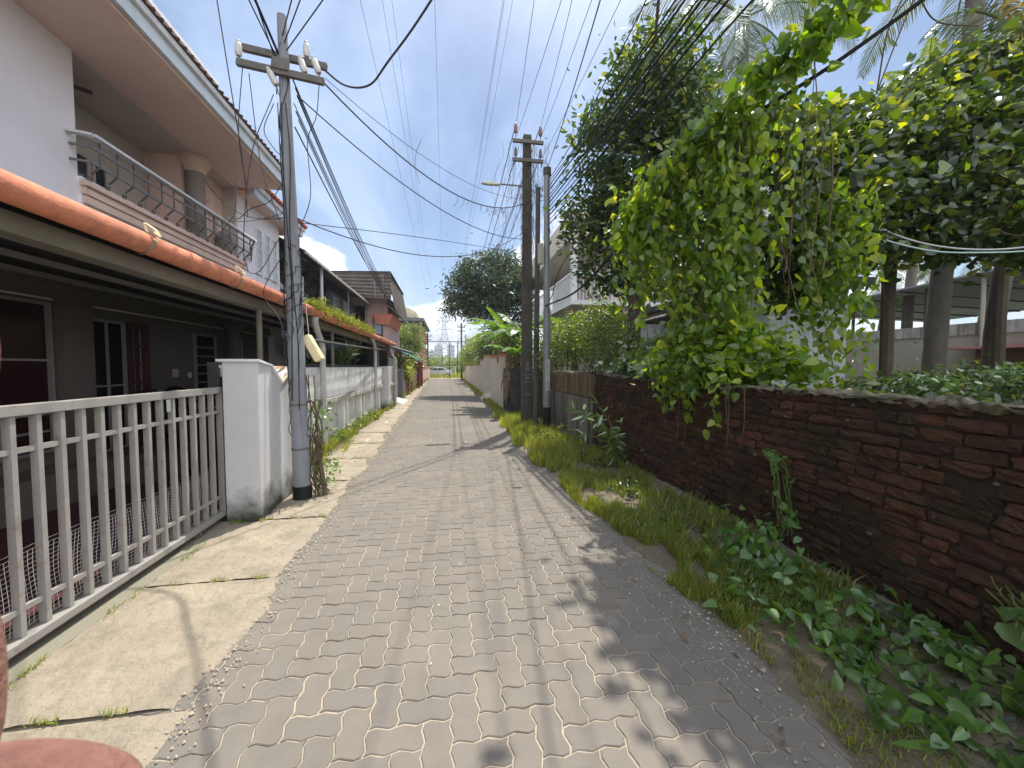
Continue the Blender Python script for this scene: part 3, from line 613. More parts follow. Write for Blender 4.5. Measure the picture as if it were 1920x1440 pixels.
# downpipes
def pipe(name,label,pts,r=.043,joints=()):
    t=thing(name,label,'pipe',pts[-1]); MB().tube(curve(pts,8),r,14).build('pipe_run',m_pvc,t,smooth=True)
    for (x,y,z) in joints: MB().tube([(x,y,z-.035),(x,y,z+.035)],r+.008,14).build('collar',m_pvc,t,smooth=True)
pipe('downpipe','grey plastic downpipe bending down from the weedy gutter, nearest to the leaning pole',[(-2.3,7.2,2.47),(-2.3,7.22,2.37),(-2.31,7.32,2.27),(-2.34,7.62,2.09),(-2.35,7.72,2.0),(-2.35,7.74,1.9),(-2.35,7.75,1.0),(-2.35,7.75,.02)],.052,[(-2.3,7.2,2.43),(-2.35,7.74,1.93),(-2.35,7.75,.86)])
pipe('downpipe','grey plastic downpipe with hooked top at the middle of the white wall',[(-2.3,12.2,2.46),(-2.32,12.5,2.42),(-2.35,12.9,2.3),(-2.35,13.0,2.1),(-2.35,13.0,1.0),(-2.35,13.0,.02)],.048,[(-2.35,13.0,.9)])
pipe('downpipe','thin grey downpipe with a kink in front of the grey sheet gate',[(-2.3,15.9,2.46),(-2.3,15.92,2.3),(-2.26,16.1,2.1),(-2.18,16.25,1.95),(-2.16,16.3,1.8),(-2.16,16.3,.02)],.042,[(-2.16,16.3,1.84)])
tag(MB().tube(sagline((-1.95,5.02,1.98),(-2.42,16.6,2.3),.03,16),.022,8).build('dark_service_pipe',m_blackmould,None,smooth=True),'long dark service pipe running level below the porch gutter from the pole','pipe')
# foam box hanging by the pole
fx=thing('foam_box','tilted yellow foam box hanging on the street side of the leaning pole','box',(-1.68,5.1,1.75))
R_=Matrix.Rotation(math.radians(-38),3,'Y')@Matrix.Rotation(math.radians(25),3,'Z')
MB().obox((-1.66,5.12,1.83),(.05,.07,.17),Matrix.Rotation(math.radians(-28),3,'Y')).build('block',m_fbox,fx,bevel=.012)
MB().tube([(-1.70,5.1,1.98),(-1.72,5.08,2.35)],.004,5).build('string',m_white,fx)
# weeds growing in the gutter
P=[];
for k in range(16):
    y=7.0+k*.32+rng.normal()*.1; P.append((-2.27,y,2.63,.08,.13,.07+.05*(k%3),1))
pts=clumps(P,150,26,.045,0)
gw=thing('gutter_weed','tuft of yellow green feathery weeds overflowing the terracotta gutter','weed',(-2.28,8.6,2.6)); leaves('foliage',pts,rng.uniform(.03,.09,len(pts)),L_grass,gw,'long',droop=-.3)
xy=[]; 
for k in range(2600): xy.append((-2.28+rng.normal()*.05,rng.uniform(6.9,12.2)))
g_=grass('tuft',np.array(xy),.17,L_grass,z=2.57,lean=1.1,wid=.004); del g_['kind']; del g_['category']; g_.parent=gw; g_.matrix_parent_inverse=world(gw).inverted()
# dracaena-like plants behind wall
def spiky(x,y,z,h,n,label,mat=L_glos,L=.35):
    t=thing('spiky_plant',label,'plant',(x,y,0)); P=[];Dd=[]
    for k in range(n):
        a=k*2.4; P.append((x,y,z+h*rng.uniform(.2,1))); Dd.append((math.cos(a),math.sin(a),rng.uniform(.1,1.2)))
    leaves('foliage',P,L*rng.uniform(.7,1.2,n),mat,t,'long',D=np.array(Dd)); MB().tube([(x,y,0),(x+.03,y,z+h)],.018,6).build('stem',m_gstem,t)
spiky(-2.95,11.6,1.5,.5,26,'tall strappy green plant inside the white wall near the hooked downpipe',L=.55)
spiky(-2.95,8.9,1.5,.3,14,'sparse yellow green plant rising behind the white wall beside the porch post',L=.22)
spiky(-2.95,12.9,1.6,.6,22,'leafy plant between the last two downpipes behind the wall',L=.3)
tag(MB().box(-4.4,-3.9,11.2,12.0,1.9,2.2).build('air_conditioner_unit',m_lampw,None,bevel=.02),'pale green outdoor air conditioner box under the porch roof behind the wall','air conditioner')
# ================= LEFT, FARTHER HOUSES =================
def corrug(mb,a,b,c,d,n,amp=.03): # sheet a-b (bottom edge) c-d(top edge), ridges along a->d
    a,b,c,d=map(Vector,(a,b,c,d)); nr=(b-a).cross(d-a).normalized(); k=len(mb.v)
    m=n*4
    for i in range(m+1):
        t=i/m; off=nr*(amp*math.sin(t*n*2*math.pi)); mb.v.append(tuple(a.lerp(b,t)+off)); mb.v.append(tuple(d.lerp(c,t)+off))
    for i in range(m): q=k+2*i; mb.f.append((q,q+2,q+3,q+1))
    return mb
h2=thing('dark_house','dark blue grey two-storey house with glazed upper veranda under a rusty corrugated awning','house',(-5,16,0))
b=MB(); b.box(-10,-5.05,12.3,24.5,0,3.2); b.build('ground_floor_wall',m_teal,h2)
b=MB(); b.box(-10,-5.35,12.3,24.5,3.2,5.6); b.build('upper_wall',m_navy,h2)
b=MB(); b.box(-5.4,-4.95,12.3,17.6,3.2,3.9); b.build('balcony_parapet',m_slate,h2)
b=MB(); b.box(-5.4,-4.85,12.2,17.7,3.9,4.02); b.build('parapet_cap',m_ledge,h2)
for k in range(3): window(13.0+k*1.5,14.2+k*1.5,4.1,5.2,-5.34,h2,2,(.5,),m_slate,m_glass)
b=MB(); b.box(-5.2,-5.0,17.7,21.8,3.2,4.9); b.build('veranda_panel',m_slate,h2)
for y0,y1 in ((17.9,18.9),(19.0,19.5),(20.6,21.2)): window(y0,y1,3.7,4.75,-5.0,h2,3,(.6,),m_slate,m_glassb)
for k in range(9): MB().box(-4.99,-4.97,19.6+k*.11,19.64+k*.11,3.6,4.8).build('veranda_slat',m_ledge,h2)
for y in (14.4,): MB().tube([(-4.35,y,2.9),(-4.35,y,5.05)],.05,10).build('veranda_post',m_white,h2)
for y in (18.0,21.5): MB().tube([(-4.35,y,2.9),(-4.35,y,4.95)],.03,8).build('veranda_post',m_galv,h2)
b=MB(); corrug(b,(-4.15,12.3,5.02),(-4.15,24.0,4.98),(-5.7,24.0,5.75),(-5.7,12.3,5.78),48,.025); b.build('awning',m_corr,h2)
b=MB(); b.bar((-4.14,12.3,4.97),(-4.14,24.0,4.93),.05,.07); b.build('awning_edge',m_ledge,h2)
b=MB(); corrug(b,(-5.35,12.0,5.72),(-5.35,21.0,5.92),(-7.5,21.0,6.6),(-7.5,12.0,6.5),36,.025); b.build('main_roof',m_corr,h2)
b=MB(); b.box(-5.0,-4.4,22.0,24.5,0,4.9); b.build('end_wall',m_mauve,h2)
MB().box(-5.045,-5.03,13.5,15.0,.9,2.1).build('dark_window',m_glass,h2)
MB().box(-5.04,-5.0,16,19,1.2,2.3).build('blue_board',m_navy,h2)
MB().lathe((-4.5,13.0,3.0),[(.05,0),(.05,1.4)],8).build('side_pipe',m_pvc,h2)
# overhanging corrugated gable and mauve house
h3=thing('mauve_house','mauve pink house with a wide overhanging corrugated gable and salmon flared bay','house',(-4,22,0))
b=MB(); b.box(-9,-3.3,22.0,27,0,5.5); b.build('wall',m_mauve,h3)
b=MB(); corrug(b,(-6.2,21.0,5.25),(-6.2,21.0,6.42),(-2.95,21.0,6.52),(-2.95,21.0,5.15),7,.035); b.build('gable_sheet',m_corr,h3)
b=MB(); corrug(b,(-2.75,20.9,4.6),(-2.75,27.5,4.6),(-3.1,27.5,6.5),(-3.1,20.9,6.5),26,.03); b.build('side_sheet',m_corr,h3)
b=MB(); b.quad((-6.3,20.9,6.45),(-2.95,20.9,6.55),(-3.0,27.5,6.55),(-6.4,27.5,6.45)); b.build('top_roof',m_corr,h3)
b=MB(); b.hexa([(-3.35,21.7,4.95),(-2.7,21.7,4.5),(-2.7,26,4.5),(-3.35,26,4.95),(-3.35,21.7,5.0),(-2.7,21.7,4.55),(-2.7,26,4.55),(-3.35,26,5.0)]); b.build('side_awning',m_corrg,h3)
b=MB(); b.hexa([(-3.9,21.8,3.9),(-3.2,21.8,3.9),(-3.2,26,3.9),(-3.9,26,3.9),(-4.0,21.7,4.45),(-3.0,21.7,4.45),(-3.0,26,4.45),(-4.0,26,4.45)]); b.build('salmon_bay',m_salmon,h3)
b=MB(); b.box(-4.05,-3.55,21.92,21.99,3.3,4.35); wv=b.build('window',m_tile,h3); MB().box(-3.98,-3.62,21.9,21.915,3.38,4.27).build('pane',m_glassb,wv)
for x in (-3.75,-3.35): MB().tube([(x,20.95,5.2),(x,20.95,6.4)],.025,6).build('support_pipe',m_galv,h3)
# corrugated lean-tos over the yard
lt=thing('sheet_canopy','low grey corrugated canopy with dark blue underside beyond the gutter end','canopy',(-2.6,18,2.2))
b=MB(); corrug(b,(-2.25,15.4,2.42),(-2.05,23.5,2.44),(-4.5,23.5,3.0),(-4.5,15.4,2.9),30,.02); b.build('roof_sheet',m_corrg,lt)
b=MB(); b.bar((-2.3,15.4,2.36),(-2.1,23.5,2.38),.05,.06); b.build('edge_beam',m_navy,lt)
for y in (15.6,19.5,23.3): MB().tube([(-2.35,y,0),(-2.35,y,2.35)],.03,8).build('post',m_blackmould,lt)
lt=thing('sheet_canopy','green sloping canopy over the maroon gates farther down the lane','canopy',(-2.6,27,2.2))
b=MB(); corrug(b,(-1.95,24.5,2.05),(-2.0,31,2.05),(-3.6,31,2.9),(-3.6,24.5,2.9),24,.02); b.build('roof_sheet',m_teal,lt)
b=MB(); b.bar((-2.0,24.5,2.0),(-2.05,31,2.0),.05,.06); b.build('edge_beam',m_corrg,lt)
for y in (24.6,30.8): MB().tube([(-2.3,y,0),(-2.3,y,2.2)],.03,8).build('post',m_blackmould,lt)
# grey sheet gate, grey pier, pink wall, maroon gates
gg=thing('sheet_metal_gate','tall plain grey sheet metal double gate beside the pink wall','gate',(-2.45,18,0))
for y0,y1 in ((16.7,17.9),(17.93,19.1)):
    MB().box(-2.5,-2.46,y0,y1,.08,2.0).build('leaf_panel',m_ggate,gg,bevel=.006)
MB().box(-2.46,-2.43,16.7,16.74,.08,2.02).box(-2.46,-2.43,17.88,17.95,.08,2.02).box(-2.46,-2.43,19.05,19.1,.08,2.02).build('frame',m_pvc,gg)
rp=thing('entrance_ramp','short sloping white concrete ramp in front of the grey sheet gate','ramp',(-2.2,17.9,0))
MB().hexa([(-2.42,17.0,0),(-1.95,17.0,0),(-1.95,18.9,0),(-2.42,18.9,0),(-2.42,17.0,.16),(-1.97,17.05,.03),(-1.97,18.85,.03),(-2.42,18.9,.16)]).build('slab',m_white,rp)
pw=thing('boundary_wall','peach pink boundary wall with vertical ribs and trailing plants over it','wall',(-2.5,24,0))
MB().box(-2.75,-2.5,19.2,29.5,0,1.42).build('panel',m_pinkwall,pw)
MB().box(-2.78,-2.45,19.2,29.5,1.42,1.50).build('coping',m_salmon,pw)
for k in range(9): MB().box(-2.5,-2.42,20.2+k*1.05,20.34+k*1.05,0,1.418).build('rib',m_pinkwall,pw)
pp=thing('boundary_pier','rough grey cement pier between the grey gate and pink wall','pillar',(-2.4,19.3,0))
MB().box(-2.72,-2.22,19.15,19.6,0,1.45).build('body',m_blackmould if False else m_slate,pp,bevel=.02)
for i,(y0,lab) in enumerate(((29.7,'nearer maroon sheet gate leaf below the green canopy'),(32.6,'farther maroon sheet gate leaf past the green canopy'))):
    t=thing('maroon_gate',lab,'gate',(-2.45,y0,0)); MB().box(-2.35,-2.28,y0,y0+2.2,.1,2.0).build('leaf_panel',m_rgate,t,bevel=.01); MB().box(-2.4,-2.15,y0-.15,y0-.02,0,2.1).build('post',m_rgate,t)
t=thing('boundary_wall','far peach boundary wall past the maroon gates','wall',(-2.6,44,0)); MB().box(-2.9,-2.65,35.2,55,0,1.55).build('panel',m_pinkwall,t); MB().box(-2.95,-2.6,35.2,55,1.55,1.62).build('coping',m_salmon,t)
# house with rounded translucent roof
h4=thing('domed_roof_house','distant red brown and white house with yellowed rounded sheet roof','house',(-4.7,46,0))
b=MB(); pts=[]
for k in range(13):
    a=math.pi*k/12; pts.append((-6.3-3.0*math.cos(a),7.15+1.35*math.sin(a)))
b.prism(pts,'y',44.6,58); b.build('curved_roof',m_yroof,h4,smooth=True)
rb=MB(); 
for k in range(25): rb.box(-9.2+k*.24,-9.17+k*.24,44.56,44.6,7.16,7.2+1.3*math.sin(math.pi*(k+.2)/25))
rb.build('roof_rib',m_corrg,h4)
MB().box(-9.4,-2.75,44.4,58.2,6.75,7.1).build('fascia',m_slate,h4)
MB().box(-9,-3.1,45,58,4.9,6.3).build('red_band',m_redbr,h4)
for x in (-8,-6.2,-4.6,-3.2): MB().box(x,x+.15,45,45.2,6.3,6.75).build('roof_post',m_whitebld,h4)
MB().box(-9,-3.35,45.1,58,0,4.9).build('wall',m_whitebld,h4)
MB().box(-3.35,-3.05,45.3,57,1.5,4.2).build('red_trim',m_redbr,h4)
for x in (-5.6,-4.2): MB().box(x,x+.8,45.04,45.09,3.0,4.3).build('window',m_glass,h4)

# ================= POLES =================
def insul(p,par,mat=m_porc,tilt=(0,0),s=1.):
    x,y,z=p; b=MB(); pr=[(.028,0),(.036,.02),(.038,.06),(.034,.08),(.036,.12),(.028,.145),(.02,.15),(.024,.17),(.012,.185)]
    b.tube([(x+tilt[0]*q*s,y+tilt[1]*q*s,z+q*s+i*1e-5) for i,(r,q) in enumerate(pr)],[r*s for r,q in pr],12); o=b.build('insulator',mat,par,smooth=True)
    MB().tube([(x,y,z-.10*s),(x,y,z+.01)],.008,6).build('pin',m_iron,o); return o
lp=thing('utility_pole','leaning grey utility pole strung with tangled cables at the left kerb','utility pole',(-1.77,4.96,0))
PB=Vector((-1.765,4.96,0)); PT=Vector((-1.865,4.96,5.62))
def pa_(z): return PB.lerp(PT,z/5.62)
MB().tube([pa_(z) for z in (-.05,.2,1.8,3.4,5.55,5.62)],[.100,.098,.090,.074,.050,.05],20).build('shaft',m_pole,lp,smooth=True)
MB().tube([pa_(0)+Vector((0,0,-.04)),pa_(.17)],.107,20).build('black_foot',m_blackp,lp,smooth=True)
jb=MB()
for z in (.62,1.15,1.98,2.3,2.9,3.35,3.72,4.3,4.45,5.38): jb.tube([pa_(z-.012),pa_(z+.012)],.109-.0115*z,20)
jb.build('clamp_band',m_iron,lp)
for z,dy in ((5.22,.07),(4.95,-.075)):
    b=MB(); c=pa_(z); b.bar(c+Vector((-.46,dy,.05)),c+Vector((.45,dy,-.06)),.05,.07); b.build('crossarm',m_iron,lp)
b=MB(); b.bar(pa_(5.02)+Vector((-.09,-.1,.01)),pa_(5.02)+Vector((.09,-.1,-.01)),.03,.12); b.build('bracket',m_iron,lp)
insul((-2.30,4.90,5.08),lp,s=.95); insul((-1.62,5.0,5.23),lp); insul((-1.62,4.93,5.0),lp,tilt=(-.3,0)); insul((-1.46,4.9,4.99),lp,tilt=(-.35,0)); insul((-1.90,4.86,4.78),lp,tilt=(-.5,0))
# wrapped wires round the pole
def wrap(z0,z1,turns,r0,n,mat,par,name='wrapped_wire',jit=.02):
    b=MB(); k=n
    for q in range(k):
        ph=random.uniform(0,6.28); pts=[]
        N_=16
        for i in range(N_+1):
            t=i/N_; z=z0+(z1-z0)*t+random.gauss(0,jit*.4); a=ph+turns*6.28*t*random.uniform(.8,1.2); c=pa_(z); R=(.102-.0105*z)+r0+abs(random.gauss(0,jit))
            pts.append(c+Vector((R*math.cos(a),R*math.sin(a),0)))
        b.tube(curve(pts,3),.0045,5)
    return b.build(name,mat,par,smooth=True)
wrap(2.0,5.3,1.0,.0,3,m_black,lp,jit=.012); wrap(.5,2.4,.7,.0,3,m_dcab,lp,jit=.012); wrap(2.2,3.0,1.3,.01,4,m_black,lp,jit=.03)
# street side straight run-down cables
b=MB()
for k in range(3):
    o=.045*k-.055; top=pa_(4.6)+Vector((o,-.08-.01*(k%3),0)); 
    pts=[top]+[pa_(z)+Vector((o*1.1+.022*math.sin(z*2.3+k*2),-(.10-.0105*z)-.010-.006*(k%3),0)) for z in (4,3.2,2.5,1.9,1.3-.1*(k%4))]
    b.tube(curve(pts,5),.0055,5)
b.build('descending_cable',m_black,lp,smooth=True)
# dry climbing stems + leaves beside the pole
ds=thing('dry_climber','thin dry climbing stems with a few green leaves at the foot of the leaning pole','vine',(-1.62,5.05,0))
b=MB()
for k in range(14):
    x0=-1.6+.05*rng.normal(); y0=5.05+.08*rng.normal(); pts=[(x0,y0,0)]
    for z in (.3,.6,.9,1.2,1.5)[:random.randint(2,5)]: pts.append((-1.62+.05*rng.normal()-.01*z,5.0+.06*rng.normal(),z))
    b.tube(curve(pts,5),.005+.003*random.random(),5)
b.tube([(-1.52,5.02,.0),(-1.63,5.05,.75)],.03,7)
b.build('stem',m_stem,ds,smooth=True)
P=clumps([(-1.6,5.15,.95,.06,.15,.25),(-1.56,5.2,.3,.1,.2,.2)],34,3,.05); leaves('foliage',P,rng.uniform(.03,.06,len(P)),L_cover,ds,'heart')
# --- three poles at the right kerb
cp=thing('concrete_pole','tall square dark concrete pole with two crossarms, lamp arm and painted marks','utility pole',(2.1,10.3,0))
b=MB(); b.hexa([(1.95,10.2,-.05),(2.25,10.2,-.05),(2.25,10.42,-.05),(1.95,10.42,-.05),(1.99,10.24,7.75),(2.2,10.24,7.75),(2.2,10.4,7.75),(1.99,10.4,7.75)]); b.build('shaft',m_conc,cp,bevel=.015)
for z in (7.50,7.02):
    b=MB(); b.box(1.68,2.50,10.12,10.19,z-.04,z+.04); b.build('crossarm',m_iron,cp)
for x,z in ((1.76,7.62),(2.42,7.60)): insul((x,10.155,z+.08),cp,m_porcb,s=1.35)
for x,z in ((1.76,7.10),(2.42,7.10)): insul((x,10.155,z+.02),cp,m_iron,s=1.2)
b=MB()
for x in (1.72,2.45): b.tube([(x,10.155,6.99),(x,10.155,6.88)],.015,6)
b.build('hanging_stud',m_iron,cp)
la=MB(); la.tube([(1.97,10.3,6.42),(1.35,10.3,6.43)],.022,8); la_=la.build('lamp_arm',m_galv,cp,smooth=True)
la=MB(); la.prism([(1.36,6.39),(1.32,6.46),(1.05,6.475),(.86,6.44),(.88,6.40),(1.05,6.385)],'y',10.24,10.36); la.build('lamp_head',m_lampw,la_,bevel=.01)
def text(body,size,loc,rot,mat,par,name='painted_lettering',vertical=False,ls=1.0):
    c=bpy.data.curves.new(name,'FONT'); c.body=body; c.size=size; c.align_x='CENTER'; c.align_y='CENTER'; c.extrude=.0006; c.space_line=ls
    o=bpy.data.objects.new(name,c); COL.objects.link(o); dg=bpy.context.evaluated_depsgraph_get(); me=bpy.data.meshes.new_from_object(o.evaluated_get(dg)); bpy.data.objects.remove(o)
    me.materials.clear(); me.materials.append(mat); n=bpy.data.objects.new(name,me); n.location=loc; n.rotation_euler=rot; link(n,par); return n
text('290',.085,(2.10,10.196,1.30),(math.pi/2,0,0),m_chalk,cp,'painted_number')
MB().box(2.0,2.2,10.193,10.197,1.39,1.40).box(2.0,2.2,10.193,10.197,1.19,1.2).box(2.02,2.2,10.193,10.197,.86,.87).build('painted_line',m_chalk,cp)
text('III\nEI\nTN',.10,(2.10,10.196,1.62),(math.pi/2,0,0),m_chalk,cp,'painted_marks',ls=.9)
text('E\nF',.10,(2.10,10.205,5.8),(math.pi/2,0,0),m_chalk,cp,'painted_letters')
sp=thing('steel_pole','round bright grey steel pole with black base and vertical lettered sticker','utility pole',(2.4,9.3,0))
MB().tube([(2.40,9.3,-.05),(2.40,9.3,3.0),(2.39,9.3,3.05),(2.38,9.3,6.3)],[.095,.092,.08,.072],20).build('shaft',m_galv,sp,smooth=True)
MB().tube([(2.39,9.3,6.25),(2.385,9.3,6.42),(2.385,9.3,6.44)],[.098,.096,.05],16).build('cap',m_conc,sp,smooth=True)
MB().tube([(2.40,9.3,-.05),(2.40,9.3,.60)],.098,20).build('black_base',m_blackp,sp,smooth=True)
st=MB(); n_=6
for k in range(n_):
    a0=math.radians(-120+k*12); a1=math.radians(-120+(k+1)*12); r=.0955
    st.quad((2.40+r*math.cos(a0),9.3+r*math.sin(a0),1.02),(2.40+r*math.cos(a1),9.3+r*math.sin(a1),1.02),(2.40+r*math.cos(a1),9.3+r*math.sin(a1),1.78),(2.40+r*math.cos(a0),9.3+r*math.sin(a0),1.78))
st_=st.build('sticker',m_paper,sp)
text('C\nK\nR\nT\n&\nY\nI\nN\nE\nY',.083,(2.385,9.199,1.40),(math.pi/2,0,math.radians(-6)),m_ink,st_,'sticker_lettering',ls=.88)
jb=MB(); jb.box(2.16,2.28,9.2,9.32,4.1,4.6); jb=jb.build('junction_box',m_box,sp,bevel=.015)
gp=thing('grey_pole','slimmer grey concrete pole standing between the square pole and steel pole','utility pole',(2.22,9.8,0))
MB().tube([(2.22,9.75,-.05),(2.27,9.75,6.15)],[.075,.06],14).build('shaft',m_conc,gp,smooth=True)
# creeper strands on right poles
cs=thing('dry_creeper','mass of dead hanging creeper strands round the head of the square concrete pole','vine',(2.1,10.3,5))
b=MB()
for k in range(120):
    x=2.1+rng.normal()*.30; z=rng.choice([7.5,7.05,6.4,5.6]); y=10.2+rng.normal()*.08; L=rng.uniform(.4,1.9); pts=[(x,y,z)]
    for q in range(1,5): pts.append((x+rng.normal()*.05-.05*q*(x<1.9),y+rng.normal()*.05,z-L*q/4))
    b.tube(curve(pts,2),.0035,3,False)
for k in range(60):
    a=rng.uniform(0,6.28); z=rng.uniform(3,7.6); pts=[(2.09+.17*math.cos(a+q)+rng.normal()*.03,10.3+.15*math.sin(a+q),z-q*.25) for q in range(4)]; b.tube(curve(pts,2),.006,3,False)
b.build('strands',m_stem,cs)
P=clumps([(2.1,10.25,7.58,.3,.08,.05),(2.25,9.6,2.2,.12,.2,.7),(2.3,9.8,6.1,.15,.15,.25)],40,5,.06); leaves('leaves',P,rng.uniform(.04,.08,len(P)),L_mango,cs,'oval')
# small distant poles
for i,(x,y,h,w,lab) in enumerate(((-2.9,55,6.4,.12,'distant dark utility pole with crossarms at left side of the lane end'),(1.6,50,7.2,.13,'distant dark utility pole with crossarms at right side of the lane end'),(.1,51,4.9,.05,'thin dark post standing in the middle of the lane end'),(1.35,62,5.6,.08,'thin leaning post behind the bushes at the lane end'),(2.0,46,5.4,.07,'slim pole just right of the distant crossarm pole'),(-1.2,70,5.2,.07,'far slim post beside the transmission tower'))):
    t=thing('utility_pole',lab,'utility pole',(x,y,0)); MB().tube([(x,y,-.1),(x,y,h)],[w,w*.8],8).build('shaft',m_conc,t)
    if i<2:
        for z in (h-.5,h-1.0): MB().box(x-.5,x+.5,y-.05,y+.05,z-.05,z+.05).build('crossarm',m_iron,t)
        for sx in (-.45,.45): MB().tube([(x+sx,y,h-.45),(x+sx,y,h-.2)],.05,6).build('insulator',m_porcb,t)
# ================= CABLES =================
def cable(lab,pts,r,mat=m_black,group=None,n=5,name='overhead_cable'):
    return tag(MB().tube(pts,r,n).build(name,mat,None,smooth=True),lab,'cable',group)
# high voltage lines to the tower
G='high voltage lines sagging towards the transmission tower'
hv=[(-7.73,-8.0,25),(-6.5,-8.0,31),(-5.5,-8.0,37),(5.18,2.5,25),(5.82,2.5,31),(6.81,2.5,37)]
for (x0,x1,z1),nm in zip(hv,('leftmost','second from left','third from left','first right of centre','second right of centre','rightmost')):
    # passes (x0,39,36) and arm (x1,255,z1)
    a=Vector((x0-(x1-x0)*.62,-95,z1+16)); bb=Vector((x1,255,z1)); s=(z1+16)*.386+z1*.614-35.9
    cable(nm+' thin high voltage line crossing the sky to the far tower',sagline(a,bb,max(0,s)/(4*.383*.617)),.022,m_dcab,G,4)
cable('single straight thin wire hanging plumb down the middle of the sky',sagline((-.15,-60,44),(-3,250,40),9),.022,m_dcab,G,4)
# service lines on the square pole, running back over the camera
G='bare lines from the square concrete pole running overhead'
for i,(x,z,px) in enumerate(((1.76,7.88,1.35),(1.78,7.6,1.72),(2.42,7.9,1.95),(2.42,7.6,2.18),(2.46,7.1,2.42))):
    a=Vector((x,10.15,z)); q=Vector((px,6.0,7.32)); d=(q-a); e=a+d*4.2; e.z=7.4
    cable(['outer left','inner left','inner right','middle right','outer right'][i]+' line from the square concrete pole crossing overhead',sagline(a,e,.55),.005,m_dcab,G)
for i,(dx,z0,z1) in enumerate(((-.35,7.88,7.3),(.3,7.88,7.3),(-.35,7.1,6.8),(.3,7.1,6.8),(0,6.9,6.5))):
    cable(('upper left','upper right','lower left','lower right','lowest')[i]+' line between the square concrete pole and the distant crossarm pole',sagline((2.1+dx,10.2,z0),(1.6+dx,50,z1),1.0),.011,m_dcab,'lines running on down the lane')
# black bundle from the steel pole overhead to the right
G='black cables of the thick bundle along the right side'
for i in range(11):
    ox,oz=rng.uniform(-.09,.16),rng.uniform(-.12,.10); a=Vector((2.40,9.3,6.05-.10*i)); q=Vector((2.56+ox+.035*i,4.02,5.72+oz+.02*i)); d=q-a; e=a+d*2.4; e.z=5.9+oz
    cable(('topmost','second','third','fourth','fifth','sixth','seventh','eighth','ninth','tenth','lowest')[i]+' black cable on the steel pole of the thick bundle overhead',sagline(a,e,.16+.02*(i%4)),.008+.003*(i%3),m_black,G)
cable('single black cable left of the thick bundle, from the steel pole cap',sagline((2.38,9.3,6.4),(2.38-.9*1.6,-1.2,5.6),.35),.008,m_black)
cable('second single cable close left of the bundle, from below the pole cap',sagline((2.42,9.3,6.15),(1.6,-1.5,5.4),.45),.008,m_dcab)
cable('thick black cable carrying the vine, rising to the top right',curve([(2.35,9.3,3.1),(2.42,7.2,3.05),(2.45,5.6,3.3),(2.62,4.3,3.75),(3.0,3.6,4.1),(3.75,3.1,4.55),(5.2,2.0,5.6)],8),.019,m_black)
cable('cable curving down from the foliage to the steel pole',curve([(3.4,8.0,4.6),(2.9,8.6,4.35),(2.62,9.0,3.9),(2.5,9.2,3.35),(2.42,9.28,3.2)],8),.011,m_black)
cable('pale green thin cable looped in a low curve at the right edge',curve([(4.6,4.2,3.75),(5.0,4.0,3.25),(5.6,3.8,3.0),(6.1,3.6,2.93),(6.8,3.4,2.96),(8,3,3.2)],8),.010,m_lcab)
cable('grey cable looped beside the pale green one at right',curve([(4.7,4.3,4.0),(5.0,4.1,3.5),(5.5,3.9,3.15),(6.1,3.65,2.98),(6.8,3.4,3.02),(8,3,3.35)],8),.010,m_pvc)
# cables of the leaning pole
L=pa_(5.1)
cable('thick cable looping from the leaning pole overhead to the right',curve([(-1.42,4.9,5.05),(-1.15,4.8,4.82),(-.85,4.6,4.72),(-.6,4.3,4.78),(-.2,3.9,5.0),(.6,3.1,5.6),(1.8,2.0,6.4)],8),.011,m_dcab)
cable('upper cable swagged between the two crossarm poles with creeper hanging on it',sagline((-1.45,4.95,4.95),(2.05,10.2,5.95),.62),.010,m_dcab)
cable('thin wire just above the swagged cable between the poles',sagline((-1.42,4.98,5.0),(2.0,10.2,6.05),.35),.004,m_dcab)
cable('middle cable from the leaning pole down to the square pole',sagline((-1.72,4.95,4.75),(2.0,10.2,5.0),.42),.008,m_dcab)
cable('low slack cable crossing the lane from the leaning pole',sagline(pa_(3.35)+Vector((.07,0,0)),(2.0,10.2,5.2),.55),.007,m_dcab)
cable('lower thin cable crossing the lane below the slack one',sagline(pa_(3.3)+Vector((.07,0,0)),(2.0,10.25,4.6),-.05),.005,m_dcab)
hg=MB()
for k in range(26):
    t=rng.uniform(.45,.9); a=Vector((-1.45,4.95,4.95)).lerp(Vector((2.05,10.2,5.95)),t)-Vector((0,0,.62*4*t*(1-t))); l=rng.uniform(.05,.22)
    hg.tube([a,a+Vector((rng.normal()*.03,rng.normal()*.03,-l*.6)),a+Vector((rng.normal()*.05,rng.normal()*.05,-l))],.004,3,False)
hg.tube(curve([(-.42,6.6,5.3),(-.5,6.6,5.1),(-.52,6.6,4.85),(-.45,6.6,4.6)],5),.004,4); tag(hg.build('creeper_wisps',m_stem),'dry creeper wisps dangling from the swagged cable','vine')
G='cables fanning down the lane from the leaning pole'
for i in range(7):
    a=pa_(4.95-.09*i)+Vector((.08+.02*(i%3),.03,0)); e=Vector((-2.95+.12*i,34,6.2-.14*i))
    cable(('highest','second','third','fourth','fifth','sixth','lowest')[i]+' cable fanning from the leaning pole down the lane',sagline(a,e,1.25+.12*(i%3)),.0055 if i%2 else .0085,m_black,G)
G='cables leaving the leaning pole top towards the camera side'
